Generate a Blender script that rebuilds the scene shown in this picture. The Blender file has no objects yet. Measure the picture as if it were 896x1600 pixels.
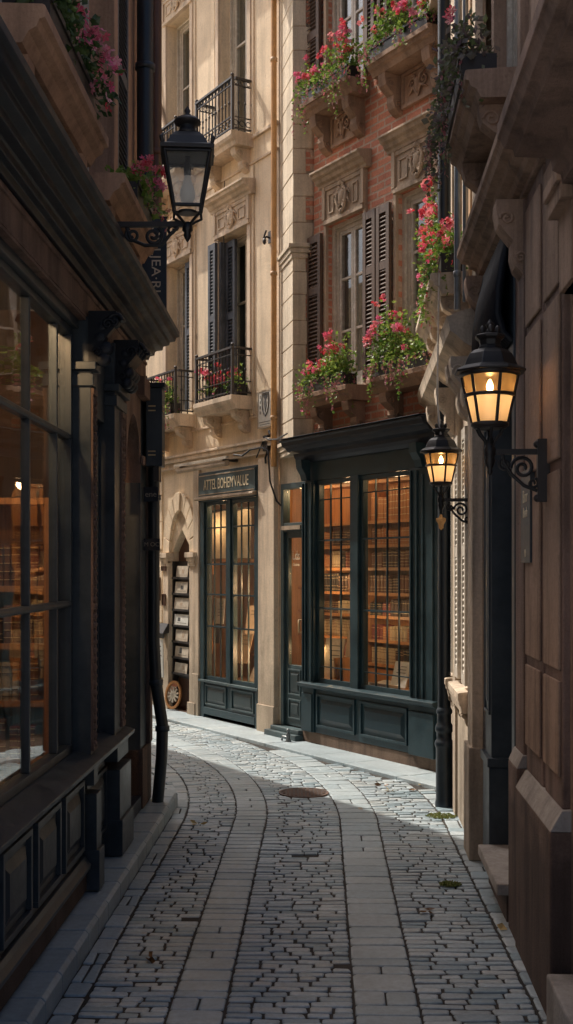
import bpy, math, random
from mathutils import Vector, Matrix
random.seed(7)
scene = bpy.context.scene
col = scene.collection
R_ = math.radians
FP, CXP, HYP, EYE = 1800.0, 448.0, 890.0, 1.7      # focal length in photo pixels, centre column, horizon row, eye height

# ------------------------------------------------------------------ materials
def new_mat(name):
    m = bpy.data.materials.new(name); m.use_nodes = True
    nt = m.node_tree; nt.nodes.clear()
    out = nt.nodes.new('ShaderNodeOutputMaterial')
    return m, nt, out
def N(nt, t, **kw):
    n = nt.nodes.new(t)
    for k, v in kw.items():
        if k.startswith('i_'):
            n.inputs[k[2:].replace('_', ' ')].default_value = v
        else: setattr(n, k, v)
    return n
def ramp(nt, fac, stops):
    r = nt.nodes.new('ShaderNodeValToRGB'); e = r.color_ramp.elements
    while len(e) < len(stops): e.new(0.5)
    for i, (p, c) in enumerate(stops):
        e[i].position = p; e[i].color = (*c, 1) if len(c) == 3 else c
    nt.links.new(fac, r.inputs['Fac']); return r.outputs['Color']
def mix(nt, a, b, fac, mode='MIX'):
    m = nt.nodes.new('ShaderNodeMix'); m.data_type = 'RGBA'; m.blend_type = mode
    for s, v in ((0, fac), (6, a), (7, b)):
        if hasattr(v, 'links'): nt.links.new(v, m.inputs[s])
        else: m.inputs[s].default_value = v if s == 0 else (*v, 1)
    return m.outputs[2]
def noise(nt, scale, detail=6, rough=.6, stretch=None, w=0):
    tc = nt.nodes.new('ShaderNodeTexCoord'); mp = nt.nodes.new('ShaderNodeMapping')
    nt.links.new(tc.outputs['Object'], mp.inputs['Vector'])
    mp.inputs['Location'].default_value = (w, w*1.3, w*.7)
    if stretch: mp.inputs['Scale'].default_value = stretch
    n = nt.nodes.new('ShaderNodeTexNoise'); n.inputs['Scale'].default_value = scale
    n.inputs['Detail'].default_value = detail; n.inputs['Roughness'].default_value = rough
    nt.links.new(mp.outputs['Vector'], n.inputs['Vector']); return n.outputs['Fac']
def principled(nt, out, colr, rough, bump=None, bstr=.3, bdist=.01, metal=0, spec=.5):
    p = nt.nodes.new('ShaderNodeBsdfPrincipled')
    if hasattr(colr, 'links'): nt.links.new(colr, p.inputs['Base Color'])
    else: p.inputs['Base Color'].default_value = (*colr, 1)
    if hasattr(rough, 'links'): nt.links.new(rough, p.inputs['Roughness'])
    else: p.inputs['Roughness'].default_value = rough
    p.inputs['Metallic'].default_value = metal
    p.inputs['Specular IOR Level'].default_value = spec
    if bump is not None:
        b = nt.nodes.new('ShaderNodeBump'); b.inputs['Strength'].default_value = bstr
        b.inputs['Distance'].default_value = bdist
        nt.links.new(bump, b.inputs['Height']); nt.links.new(b.outputs['Normal'], p.inputs['Normal'])
    nt.links.new(p.outputs['BSDF'], out.inputs['Surface']); return p
def scl(c, k): return tuple(min(1, x*k) for x in c)
def stone(name, c, rough=.85, var=.28, streak=.35, grain=60, bstr=.35, warm=None, dirt=0):
    m, nt, out = new_mat(name)
    big = noise(nt, 1.6, 8, .65); st = noise(nt, 2.2, 7, .65, (3.0, 3.0, .30), 3); fine = noise(nt, grain, 4, .7, None, 5)
    base = ramp(nt, big, [(.3, scl(c, 1-var)), (.55, c), (.75, scl(warm or c, 1+var*.5))])
    stv = ramp(nt, st, [(.36, (1-streak,)*3), (.56, (1, 1, 1))])
    c2 = mix(nt, base, stv, 1.0, 'MULTIPLY')
    fv = ramp(nt, fine, [(.3, (.84,)*3), (.7, (1.08,)*3)])
    c3 = mix(nt, c2, fv, 1.0, 'MULTIPLY')
    if dirt:                                             # splash dirt and soot low on the wall, spots and chips above
        tc = nt.nodes.new('ShaderNodeTexCoord'); sx = nt.nodes.new('ShaderNodeSeparateXYZ'); nt.links.new(tc.outputs['Object'], sx.inputs[0])
        ad = N(nt, 'ShaderNodeMath', operation='MULTIPLY_ADD'); nt.links.new(noise(nt, 3.5, 6, .7, None, 7), ad.inputs[0]); ad.inputs[1].default_value = -1.1; nt.links.new(sx.outputs['Z'], ad.inputs[2])
        dz = ramp(nt, ad.outputs[0], [(.0, (1-dirt,)*3), (.35, (1, 1, 1))]); c3 = mix(nt, c3, dz, 1.0, 'MULTIPLY')
        ch = ramp(nt, noise(nt, 7, 9, .75, None, 11), [(.60, (1, 1, 1)), (.70, (1-dirt*.7, 1-dirt*.75, 1-dirt*.8))]); c3 = mix(nt, c3, ch, 1.0, 'MULTIPLY')
    bm = N(nt, 'ShaderNodeMath', operation='ADD'); nt.links.new(fine, bm.inputs[0])
    mid = noise(nt, 9, 5, .6, None, 9); nt.links.new(mid, bm.inputs[1])
    principled(nt, out, c3, rough, bm.outputs[0], bstr, .008, spec=.3); return m
def paint(name, c, rough=.42, wear=.25, edge=None, spec=.5):
    m, nt, out = new_mat(name)
    n1 = noise(nt, 4, 8, .7); n2 = noise(nt, 90, 3, .6, (1, 1, .25), 4)
    base = ramp(nt, n1, [(.3, scl(c, .72)), (.6, c), (.8, scl(c, 1.35))])
    d = ramp(nt, n2, [(.62, (0, 0, 0)), (.72, (1, 1, 1))])
    dm = N(nt, 'ShaderNodeMath', operation='MULTIPLY'); nt.links.new(d, dm.inputs[0]); dm.inputs[1].default_value = wear
    c2 = mix(nt, base, edge or scl(c, 3.0), dm.outputs[0])
    ge = nt.nodes.new('ShaderNodeNewGeometry'); pt = ramp(nt, ge.outputs['Pointiness'], [(.515, (0, 0, 0)), (.57, (1, 1, 1))])
    pm = N(nt, 'ShaderNodeMath', operation='MULTIPLY'); nt.links.new(pt, pm.inputs[0]); nt.links.new(ramp(nt, n1, [(.35, (.1,)*3), (.65, (.75,)*3)]), pm.inputs[1])
    c2 = mix(nt, c2, edge or scl(c, 2.6), pm.outputs[0])
    dust = noise(nt, 22, 6, .7, None, 6); c2 = mix(nt, c2, scl(c, 1.5), ramp(nt, dust, [(.5, (0, 0, 0)), (.8, (.55,)*3)]))
    rr = ramp(nt, n1, [(.3, (rough*.75,)*3), (.75, (min(1, rough*1.45),)*3)])
    principled(nt, out, c2, rr, n2, .12, .003, spec=spec); return m
def brickmat(name, c1, c2, mortar, bw=.21, rh=.068, ms=.011):
    m, nt, out = new_mat(name)
    tc = nt.nodes.new('ShaderNodeTexCoord'); sx = nt.nodes.new('ShaderNodeSeparateXYZ'); cx = nt.nodes.new('ShaderNodeCombineXYZ')
    nt.links.new(tc.outputs['Object'], sx.inputs[0]); nt.links.new(sx.outputs['X'], cx.inputs['X']); nt.links.new(sx.outputs['Z'], cx.inputs['Y'])
    wob = noise(nt, 14, 2, .5); va = N(nt, 'ShaderNodeVectorMath', operation='SCALE'); va.inputs['Scale'].default_value = .012
    cw = nt.nodes.new('ShaderNodeCombineXYZ'); nt.links.new(wob, cw.inputs['X']); nt.links.new(wob, cw.inputs['Y']); nt.links.new(cw.outputs[0], va.inputs[0])
    ad = N(nt, 'ShaderNodeVectorMath', operation='ADD'); nt.links.new(cx.outputs[0], ad.inputs[0]); nt.links.new(va.outputs[0], ad.inputs[1])
    b = nt.nodes.new('ShaderNodeTexBrick'); nt.links.new(ad.outputs[0], b.inputs['Vector'])
    b.inputs['Scale'].default_value = 1; b.inputs['Brick Width'].default_value = bw; b.inputs['Row Height'].default_value = rh
    b.inputs['Mortar Size'].default_value = ms; b.inputs['Mortar Smooth'].default_value = .25; b.inputs['Bias'].default_value = .1
    b.inputs['Color1'].default_value = (*c1, 1); b.inputs['Color2'].default_value = (*c2, 1); b.inputs['Mortar'].default_value = (*mortar, 1)
    big = noise(nt, 2.2, 8, .7); fine = noise(nt, 45, 4, .7, None, 2)
    v1 = ramp(nt, big, [(.3, (.62,)*3), (.6, (1.0,)*3), (.8, (1.25,)*3)]); v2 = ramp(nt, fine, [(.3, (.75,)*3), (.7, (1.12,)*3)])
    c = mix(nt, mix(nt, b.outputs['Color'], v1, 1.0, 'MULTIPLY'), v2, 1.0, 'MULTIPLY')
    s = N(nt, 'ShaderNodeMath', operation='MULTIPLY_ADD'); nt.links.new(b.outputs['Fac'], s.inputs[0]); s.inputs[1].default_value = -1.0; nt.links.new(fine, s.inputs[2])
    principled(nt, out, c, .88, s.outputs[0], .7, .008, spec=.25); return m
def glassmat(name, tint=(.92, .95, .93), refl=1.0, wav=.15, base=.04):
    m, nt, out = new_mat(name)
    tr = N(nt, 'ShaderNodeBsdfTransparent'); tr.inputs['Color'].default_value = (*tint, 1)
    gl = N(nt, 'ShaderNodeBsdfGlossy'); gl.inputs['Roughness'].default_value = .012; gl.inputs['Color'].default_value = (refl,)*3 + (1,)
    nz = noise(nt, 2.4, 2, .5); bp = N(nt, 'ShaderNodeBump'); bp.inputs['Strength'].default_value = wav; bp.inputs['Distance'].default_value = .03
    nt.links.new(nz, bp.inputs['Height']); nt.links.new(bp.outputs['Normal'], gl.inputs['Normal'])
    fr = N(nt, 'ShaderNodeFresnel'); gb = nt.nodes.new('ShaderNodeNewGeometry'); im = N(nt, 'ShaderNodeMath', operation='MULTIPLY_ADD')
    nt.links.new(gb.outputs['Backfacing'], im.inputs[0]); im.inputs[1].default_value = -.905; im.inputs[2].default_value = 1.55; nt.links.new(im.outputs[0], fr.inputs['IOR'])
    ad = N(nt, 'ShaderNodeMath', operation='ADD', use_clamp=True); nt.links.new(fr.outputs[0], ad.inputs[0]); ad.inputs[1].default_value = base
    mx = N(nt, 'ShaderNodeMixShader'); nt.links.new(ad.outputs[0], mx.inputs[0]); nt.links.new(tr.outputs[0], mx.inputs[1]); nt.links.new(gl.outputs[0], mx.inputs[2])
    nt.links.new(mx.outputs[0], out.inputs['Surface']); return m
def leafmat(name, cols, trans=.35):
    m, nt, out = new_mat(name)
    g = nt.nodes.new('ShaderNodeNewGeometry')
    n = len(cols); c = ramp(nt, g.outputs['Random Per Island'], [(i/max(1, n-1), k) for i, k in enumerate(cols)])
    d = N(nt, 'ShaderNodeBsdfDiffuse'); t = N(nt, 'ShaderNodeBsdfTranslucent'); s = N(nt, 'ShaderNodeBsdfGlossy'); s.inputs['Roughness'].default_value = .45
    nt.links.new(c, d.inputs['Color']); nt.links.new(c, t.inputs['Color'])
    m1 = N(nt, 'ShaderNodeMixShader'); m1.inputs[0].default_value = trans; nt.links.new(d.outputs[0], m1.inputs[1]); nt.links.new(t.outputs[0], m1.inputs[2])
    m2 = N(nt, 'ShaderNodeMixShader'); m2.inputs[0].default_value = .05; nt.links.new(m1.outputs[0], m2.inputs[1]); nt.links.new(s.outputs[0], m2.inputs[2])
    nt.links.new(m2.outputs[0], out.inputs['Surface']); return m
def woodmat(name, c, rough=.5, grain=(14, 14, .8)):
    m, nt, out = new_mat(name)
    n1 = noise(nt, 5, 6, .65, grain); n2 = noise(nt, 1.5, 3, .5, None, 3)
    a = ramp(nt, n1, [(.3, scl(c, .6)), (.55, c), (.75, scl(c, 1.25))]); b = ramp(nt, n2, [(.3, (.8,)*3), (.7, (1.1,)*3)])
    principled(nt, out, mix(nt, a, b, 1.0, 'MULTIPLY'), rough, n1, .25, .004); return m
def islandmat(name, cols, rough=.75, grain=40, bstr=.5, var=.25, spots=True):
    m, nt, out = new_mat(name)
    g = nt.nodes.new('ShaderNodeNewGeometry'); n = len(cols)
    c = ramp(nt, g.outputs['Random Per Island'], [(i/max(1, n-1), k) for i, k in enumerate(cols)])
    big = noise(nt, 1.1, 6, .65); fine = noise(nt, grain, 6, .7, None, 3)
    v = ramp(nt, big, [(.3, (1-var,)*3), (.65, (1+var*.4,)*3)]); f = ramp(nt, fine, [(.3, (.72,)*3), (.6, (1,)*3), (.8, (1.2,)*3)])
    cc = mix(nt, mix(nt, c, v, 1.0, 'MULTIPLY'), f, 1.0, 'MULTIPLY')
    rr = ramp(nt, fine, [(.3, (rough*.7,)*3), (.7, (rough,)*3)])
    principled(nt, out, cc, rr, fine, bstr, .006, spec=.55); return m
def emit(name, c, s):
    m, nt, out = new_mat(name); e = N(nt, 'ShaderNodeEmission'); e.inputs['Color'].default_value = (*c, 1); e.inputs['Strength'].default_value = s
    nt.links.new(e.outputs[0], out.inputs['Surface']); return m
def plain(name, c, rough=.6, metal=0, spec=.5):
    m, nt, out = new_mat(name); n1 = noise(nt, 12, 5, .6)
    principled(nt, out, ramp(nt, n1, [(.3, scl(c, .75)), (.7, scl(c, 1.2))]), rough, n1, .1, .003, metal, spec); return m

M = {}
M['cream'] = stone('cream_render', (.84, .69, .50), .9, .18, .24, 50, .3, (.88, .75, .57), .45)
M['cream_trim'] = stone('cream_stone', (.74, .60, .45), .85, .2, .35, 70, .3, None, .3)
M['lintel'] = stone('carved_stone', (.50, .385, .28), .85, .28, .4, 70, .4)
M['sandstone'] = stone('brown_sandstone', (.44, .29, .20), .85, .28, .4, 70, .4)
M['quoin'] = stone('quoin_stone', (.70, .60, .46), .85, .25, .3, 60, .4)
M['brick'] = brickmat('old_red_brick', (.72, .31, .195), (.60, .245, .16), (.62, .46, .35))
M['brown'] = stone('brown_stone', (.42, .285, .205), .8, .34, .5, 55, .8, None, .55)
M['brown_dark'] = stone('dark_brown_stone', (.28, .185, .145), .75, .36, .5, 120, 1.0, None, .55)
M['brown_left'] = stone('ochre_stone', (.48, .29, .19), .8, .25, .35, 60, .3)
M['pale'] = stone('pale_house_stone', (.68, .56, .43), .85, .25, .4, 60, .35, None, .35)
M['ledge'] = stone('weathered_ledge', (.42, .38, .34), .9, .25, .3, 40, .8)
M['navy'] = paint('navy_paint', (.013, .025, .039), .40, .10, (.06, .075, .085))
M['black'] = paint('black_paint', (.010, .013, .019), .45, .03, None, .3)
M['teal'] = paint('teal_paint', (.007, .027, .037), .42, .22, (.035, .065, .075), .38)
M['tealgrey'] = paint('grey_teal_paint', (.030, .048, .052), .45, .2)
M['iron'] = paint('black_iron', (.012, .013, .015), .45, .15, (.05, .04, .035))
M['pipe'] = paint('dark_pipe_paint', (.012, .020, .028), .38, .12)
M['ochre_pipe'] = paint('ochre_pipe_paint', (.56, .30, .11), .5, .2, (.4, .3, .2))
M['zinc'] = plain('zinc_pipe', (.22, .24, .25), .4, .6)
M['white'] = paint('cream_window_paint', (.78, .71, .61), .5, .15, (.3, .26, .2))
M['shut_dark'] = paint('charcoal_shutter', (.040, .045, .055), .5, .15)
M['shut_brown'] = woodmat('brown_shutter', (.12, .075, .052), .6)
M['glass'] = glassmat('window_glass')
M['shopglass'] = glassmat('shop_glass', (.95, .96, .94), .9, .10, .02)
M['leftglass'] = glassmat('old_shop_glass', (.96, .97, .96), .85, .06, .0)
M['lampglass'] = glassmat('lamp_glass', (.85, .86, .84), .8, .2, .06)
M['curtain'] = paint('grey_curtain', (.16, .15, .14), .9, .1)
M['room'] = stone('shop_room_plaster', (.34, .20, .12), .9, .2, .2, 30, .1)
M['wood'] = woodmat('orange_wood', (.52, .24, .09), .45)
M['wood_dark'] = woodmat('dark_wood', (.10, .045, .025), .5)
M['gold'] = plain('gold_leaf', (.62, .46, .24), .45, .2)
M['letter'] = plain('cream_lettering', (.74, .64, .46), .6)
M['paper'] = paint('old_paper', (.60, .53, .42), .8, .1, (.3, .25, .2))
M['white_board'] = paint('white_board_paint', (.88, .88, .82), .5, .06, (.4, .38, .33))
M['faint'] = plain('faded_lettering', (.30, .26, .20), .6)
M['grey_ink'] = plain('grey_ink', (.09, .09, .09), .7)
M['green_leaf'] = leafmat('green_leaves', [(.06, .14, .025), (.12, .23, .035), (.20, .32, .05), (.32, .40, .09), (.09, .18, .03)])
M['dark_leaf'] = leafmat('dark_leaves', [(.02, .05, .015), (.045, .09, .02), (.08, .13, .03), (.03, .06, .02)])
M['purple_leaf'] = leafmat('purple_leaves', [(.10, .13, .05), (.15, .10, .12), (.16, .21, .07), (.20, .14, .15), (.10, .15, .05), (.14, .10, .11)])
M['red_flower'] = leafmat('red_blossoms', [(.62, .03, .05), (.78, .09, .12), (.82, .24, .30), (.72, .08, .22), (.78, .18, .12), (.84, .44, .48)], .3)
M['pink_flower'] = leafmat('pink_blossoms', [(.72, .10, .26), (.80, .25, .36), (.60, .05, .12), (.75, .35, .40)], .3)
M['mauve_flower'] = leafmat('trailing_pink_blossoms', [(.42, .13, .17), (.55, .22, .24), (.36, .10, .12), (.50, .30, .22)], .3)
M['sett'] = islandmat('granite_setts', [(.25, .335, .375), (.35, .44, .485), (.42, .50, .54), (.50, .565, .585), (.29, .37, .415), (.46, .50, .50), (.38, .455, .49)], .52)
M['slab'] = islandmat('paving_slabs', [(.35, .43, .465), (.40, .475, .505), (.45, .515, .535)], .52, 30, .3)
M['kerbstone'] = islandmat('pavement_slabs', [(.29, .365, .41), (.33, .41, .45), (.38, .45, .485)], .55, 26, .3)
M['soil'] = stone('joint_soil', (.06, .055, .05), .95, .3, .2, 60, .6)
M['moss'] = leafmat('moss_leaves', [(.12, .17, .03), (.20, .23, .06), (.27, .25, .10)])
M['rust'] = paint('rusty_cover', (.060, .042, .036), .6, .3, (.16, .09, .06))
M['bulb_on'] = emit('lit_bulb', (1.0, .62, .25), 60)
M['frost'] = None
def frosted():
    m, nt, out = new_mat('frosted_lamp_glass')
    d = N(nt, 'ShaderNodeBsdfDiffuse'); d.inputs['Color'].default_value = (.58, .50, .42, 1)
    t = N(nt, 'ShaderNodeBsdfTranslucent'); t.inputs['Color'].default_value = (.92, .78, .60, 1)
    tr = N(nt, 'ShaderNodeBsdfTransparent'); tr.inputs['Color'].default_value = (.9, .8, .65, 1)
    a = N(nt, 'ShaderNodeMixShader'); a.inputs[0].default_value = .85; nt.links.new(d.outputs[0], a.inputs[1]); nt.links.new(t.outputs[0], a.inputs[2])
    b = N(nt, 'ShaderNodeMixShader'); b.inputs[0].default_value = .08; nt.links.new(a.outputs[0], b.inputs[1]); nt.links.new(tr.outputs[0], b.inputs[2])
    g = N(nt, 'ShaderNodeBsdfGlossy'); g.inputs['Roughness'].default_value = .15
    c = N(nt, 'ShaderNodeMixShader'); c.inputs[0].default_value = .06; nt.links.new(b.outputs[0], c.inputs[1]); nt.links.new(g.outputs[0], c.inputs[2])
    nt.links.new(c.outputs[0], out.inputs['Surface']); return m
M['frost'] = frosted()
def hazy():
    m, nt, out = new_mat('hazy_lamp_glass'); d = N(nt, 'ShaderNodeBsdfTranslucent'); d.inputs['Color'].default_value = (.8, .82, .8, 1); d2 = N(nt, 'ShaderNodeBsdfDiffuse'); d2.inputs['Color'].default_value = (.7, .72, .7, 1)
    a = N(nt, 'ShaderNodeMixShader'); nt.links.new(d.outputs[0], a.inputs[1]); nt.links.new(d2.outputs[0], a.inputs[2])
    t = N(nt, 'ShaderNodeBsdfTransparent'); t.inputs['Color'].default_value = (.9, .91, .9, 1); b = N(nt, 'ShaderNodeMixShader'); b.inputs[0].default_value = .80; nt.links.new(a.outputs[0], b.inputs[1]); nt.links.new(t.outputs[0], b.inputs[2])
    g = N(nt, 'ShaderNodeBsdfGlossy'); g.inputs['Roughness'].default_value = .03; c = N(nt, 'ShaderNodeMixShader'); c.inputs[0].default_value = .10; nt.links.new(b.outputs[0], c.inputs[1]); nt.links.new(g.outputs[0], c.inputs[2]); nt.links.new(c.outputs[0], out.inputs['Surface']); return m
M['hazy'] = hazy()
def amber():
    m, nt, out = new_mat('amber_glow_glass'); d = N(nt, 'ShaderNodeBsdfTranslucent'); d.inputs['Color'].default_value = (.85, .55, .28, 1); d2 = N(nt, 'ShaderNodeBsdfDiffuse'); d2.inputs['Color'].default_value = (.7, .5, .3, 1)
    a = N(nt, 'ShaderNodeMixShader'); nt.links.new(d.outputs[0], a.inputs[1]); nt.links.new(d2.outputs[0], a.inputs[2])
    t = N(nt, 'ShaderNodeBsdfTransparent'); t.inputs['Color'].default_value = (1, .85, .65, 1); b = N(nt, 'ShaderNodeMixShader'); b.inputs[0].default_value = .62; nt.links.new(a.outputs[0], b.inputs[1]); nt.links.new(t.outputs[0], b.inputs[2]); nt.links.new(b.outputs[0], out.inputs['Surface']); return m
M['amber'] = amber()  # amber tint stands in for the lamp's glow in clear glass
M['bulb_off'] = leafmat('pale_bulb_glass', [(.80, .74, .64), (.82, .76, .66)], .6)

# ------------------------------------------------------------------ facade frames: u along the wall, v out of it, z up
class Fac:
    def __init__(s, O, d):
        L = math.hypot(*d); s.O = O; s.d = (d[0]/L, d[1]/L); s.n = (-s.d[1], s.d[0]); s.rot = math.atan2(s.d[1], s.d[0])
    def u(s, px, v=0):
        r = (px-CXP)/FP; ox = s.O[0]+v*s.n[0]; oy = s.O[1]+v*s.n[1]
        return (r*oy-ox)/(s.d[0]-r*s.d[1])
    def w(s, u, v): return (s.O[0]+u*s.d[0]+v*s.n[0], s.O[1]+u*s.d[1]+v*s.n[1])
    def z(s, px, py, v=0):
        y = s.w(s.u(px, v), v)[1]; return EYE+(HYP-py)*y/FP
WORLD = Fac((0, 0), (1, 0))
B = Fac((1.2, 9.71), (-.525, .851))          # brick and cream houses across the end of the alley
L = Fac((-.961, 8.12), (-.0233, -1))          # left bookshop, u grows towards the viewer
Rt = Fac((.765, 0), (.055, 1))                # right-hand houses, u grows away from the viewer

# ------------------------------------------------------------------ mesh builder
class MB:
    def __init__(s): s.v = []; s.f = []; s.sm = []
    def add(s, vs, fs, smooth=False):
        o = len(s.v); s.v += [tuple(p) for p in vs]; s.f += [tuple(i+o for i in f) for f in fs]; s.sm += [smooth]*len(fs); return s
    def box(s, u0, u1, v0, v1, z0, z1):
        if u0 > u1: u0, u1 = u1, u0
        if v0 > v1: v0, v1 = v1, v0
        if z0 > z1: z0, z1 = z1, z0
        return s.add([(u0, v0, z0), (u1, v0, z0), (u1, v1, z0), (u0, v1, z0), (u0, v0, z1), (u1, v0, z1), (u1, v1, z1), (u0, v1, z1)],
              [(0, 3, 2, 1), (4, 5, 6, 7), (0, 1, 5, 4), (1, 2, 6, 5), (2, 3, 7, 6), (3, 0, 4, 7)])
    def obox(s, c, size, rz=0, rx=0, ry=0):
        m = Matrix.Translation(c) @ Matrix.Rotation(rz, 4, 'Z') @ Matrix.Rotation(ry, 4, 'Y') @ Matrix.Rotation(rx, 4, 'X')
        a, b, c_ = [x/2 for x in size]
        vs = [m @ Vector(p) for p in ((-a, -b, -c_), (a, -b, -c_), (a, b, -c_), (-a, b, -c_), (-a, -b, c_), (a, -b, c_), (a, b, c_), (-a, b, c_))]
        return s.add(vs, [(0, 3, 2, 1), (4, 5, 6, 7), (0, 1, 5, 4), (1, 2, 6, 5), (2, 3, 7, 6), (3, 0, 4, 7)])
    def prism(s, prof, u0, u1):                 # profile in (v, z), run along u
        n = len(prof); vs = [(u0, a, b) for a, b in prof]+[(u1, a, b) for a, b in prof]
        return s.add(vs, [(i, (i+1) % n, n+(i+1) % n, n+i) for i in range(n)]+[tuple(range(n))[::-1], tuple(range(n, 2*n))])
    def plate(s, poly, v0, v1):                 # polygon in (u, z), thickness in v
        n = len(poly); vs = [(a, v0, b) for a, b in poly]+[(a, v1, b) for a, b in poly]
        return s.add(vs, [(i, (i+1) % n, n+(i+1) % n, n+i) for i in range(n)]+[tuple(range(n))[::-1], tuple(range(n, 2*n))])
    def slab(s, poly, z0, z1):                  # polygon in (u, v), thickness in z
        n = len(poly); vs = [(a, b, z0) for a, b in poly]+[(a, b, z1) for a, b in poly]
        return s.add(vs, [(i, (i+1) % n, n+(i+1) % n, n+i) for i in range(n)]+[tuple(range(n))[::-1], tuple(range(n, 2*n))])
    def side(s, prof, u0, u1): return s.prism(prof, u0, u1)
    def tube(s, pts, r, seg=8, cap=True):
        pts = [Vector(p) for p in pts]; rs = r if isinstance(r, (list, tuple)) else [r]*len(pts)
        rings = []; ref = None
        for i, p in enumerate(pts):
            t = (pts[min(i+1, len(pts)-1)]-pts[max(i-1, 0)]).normalized()
            if ref is None: ref = Vector((0, 0, 1)) if abs(t.z) < .9 else Vector((1, 0, 0))
            a = t.cross(ref); a = a.normalized() if a.length > 1e-6 else t.orthogonal().normalized()
            b = a.cross(t).normalized(); ref = b
            rings.append([p+(a*math.cos(k*2*math.pi/seg)+b*math.sin(k*2*math.pi/seg))*rs[i] for k in range(seg)])
        vs = [q for rg in rings for q in rg]; fs = []
        for i in range(len(pts)-1):
            for k in range(seg): fs.append((i*seg+k, i*seg+(k+1) % seg, (i+1)*seg+(k+1) % seg, (i+1)*seg+k))
        s.add(vs, fs, True)
        if cap: 
            n = len(pts); s.add(rings[0], [tuple(range(seg))[::-1]]); s.add(rings[-1], [tuple(range(seg))])
        return s
    def lathe(s, prof, c=(0, 0, 0), seg=20, smooth=True, rot=0, sx=1, sy=1):
        vs = [(c[0]+sx*r*math.cos(rot+k*2*math.pi/seg), c[1]+sy*r*math.sin(rot+k*2*math.pi/seg), c[2]+z) for r, z in prof for k in range(seg)]
        fs = []
        for i in range(len(prof)-1):
            for k in range(seg): fs.append((i*seg+k, i*seg+(k+1) % seg, (i+1)*seg+(k+1) % seg, (i+1)*seg+k))
        s.add(vs, fs, smooth); n = len(prof)
        s.add([vs[k] for k in range(seg)], [tuple(range(seg))[::-1]]); s.add([vs[(n-1)*seg+k] for k in range(seg)], [tuple(range(seg))]); return s
    def ball(s, c, r, seg=10, rings=6):
        rx, ry, rz = r if isinstance(r, (list, tuple)) else (r, r, r)
        vs = []; fs = []
        for i in range(rings+1):
            a = math.pi*i/rings
            for k in range(seg):
                b = 2*math.pi*k/seg; vs.append((c[0]+rx*math.sin(a)*math.cos(b), c[1]+ry*math.sin(a)*math.sin(b), c[2]+rz*math.cos(a)))
        for i in range(rings):
            for k in range(seg): fs.append((i*seg+k, (i+1)*seg+k, (i+1)*seg+(k+1) % seg, i*seg+(k+1) % seg))
        return s.add(vs, fs, True)
    def wall(s, u0, u1, z0, z1, holes, v=0, depth=.2):
        us = sorted({u0, u1, *[h[0] for h in holes], *[h[1] for h in holes]}); zs = sorted({z0, z1, *[h[2] for h in holes], *[h[3] for h in holes]})
        us = [x for x in us if u0 <= x <= u1]; zs = [x for x in zs if z0 <= x <= z1]
        for i in range(len(us)-1):
            for j in range(len(zs)-1):
                cu = (us[i]+us[i+1])/2; cz = (zs[j]+zs[j+1])/2
                if any(h[0] < cu < h[1] and h[2] < cz < h[3] for h in holes): continue
                a, b, c, d = us[i], us[i+1], zs[j], zs[j+1]
                s.add([(a, v, c), (b, v, c), (b, v, d), (a, v, d)], [(3, 2, 1, 0)])
        for a, b, c, d, *e in holes:
            w = v-(e[0] if e else depth)
            if c > z0: s.add([(a, v, c), (b, v, c), (b, w, c), (a, w, c)], [(3, 2, 1, 0)])
            s.add([(a, v, d), (b, v, d), (b, w, d), (a, w, d)], [(0, 1, 2, 3)])
            s.add([(a, v, c), (a, v, d), (a, w, d), (a, w, c)], [(3, 2, 1, 0)])
            s.add([(b, v, c), (b, v, d), (b, w, d), (b, w, c)], [(0, 1, 2, 3)])
        return s
    def build(s, name, mat, parent=None, bevel=0, kind=None, label=None, fac=None):
        me = bpy.data.meshes.new(name)
        org = ORG.get(parent.name) if parent else (0, 0, 0)
        p = parent
        while p is not None and org is None: p = p.parent; org = ORG.get(p.name) if p else (0, 0, 0)
        me.from_pydata([(a-org[0], b-org[1], c-org[2]) for a, b, c in s.v], [], s.f)
        me.polygons.foreach_set('use_smooth', s.sm); me.materials.append(mat); me.update()
        o = bpy.data.objects.new(name, me); col.objects.link(o)
        if parent: o.parent = parent
        if kind: o['kind'] = kind
        if label: o['label'] = label
        if bevel:
            bv = o.modifiers.new('bevel', 'BEVEL'); bv.width = bevel; bv.segments = 2; bv.limit_method = 'ANGLE'; bv.angle_limit = R_(40)
        return o
ORG = {}
def thing(name, label, cat, fac=WORLD, at=(0, 0, 0), group=None):
    o = bpy.data.objects.new(name, None); col.objects.link(o); o.empty_display_size = .1
    x, y = fac.w(at[0], at[1]); o.location = (x, y, at[2]); o.rotation_euler = (0, 0, fac.rot)
    o['label'] = label; o['category'] = cat
    if group: o['group'] = group
    ORG[o.name] = at; return o
def solo(name, mb, mat, label, cat, fac=WORLD, at=(0, 0, 0), group=None, bevel=0):   # a thing that is one mesh
    me = bpy.data.meshes.new(name); me.from_pydata([(a-at[0], b-at[1], c-at[2]) for a, b, c in mb.v], [], mb.f)
    me.polygons.foreach_set('use_smooth', mb.sm); me.materials.append(mat); me.update()
    o = bpy.data.objects.new(name, me); col.objects.link(o)
    x, y = fac.w(at[0], at[1]); o.location = (x, y, at[2]); o.rotation_euler = (0, 0, fac.rot)
    o['label'] = label; o['category'] = cat
    if group: o['group'] = group
    if bevel:
        bv = o.modifiers.new('bevel', 'BEVEL'); bv.width = bevel; bv.segments = 2; bv.limit_method = 'ANGLE'
    return o
def struct(name, mb, mat, bevel=0): return mb.build(name, mat, None, bevel, 'structure')
def copy_tree(o, parent=None):
    c = o.copy(); col.objects.link(c); c.parent = parent
    for ch in list(o.children): copy_tree(ch, c)
    return c
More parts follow.
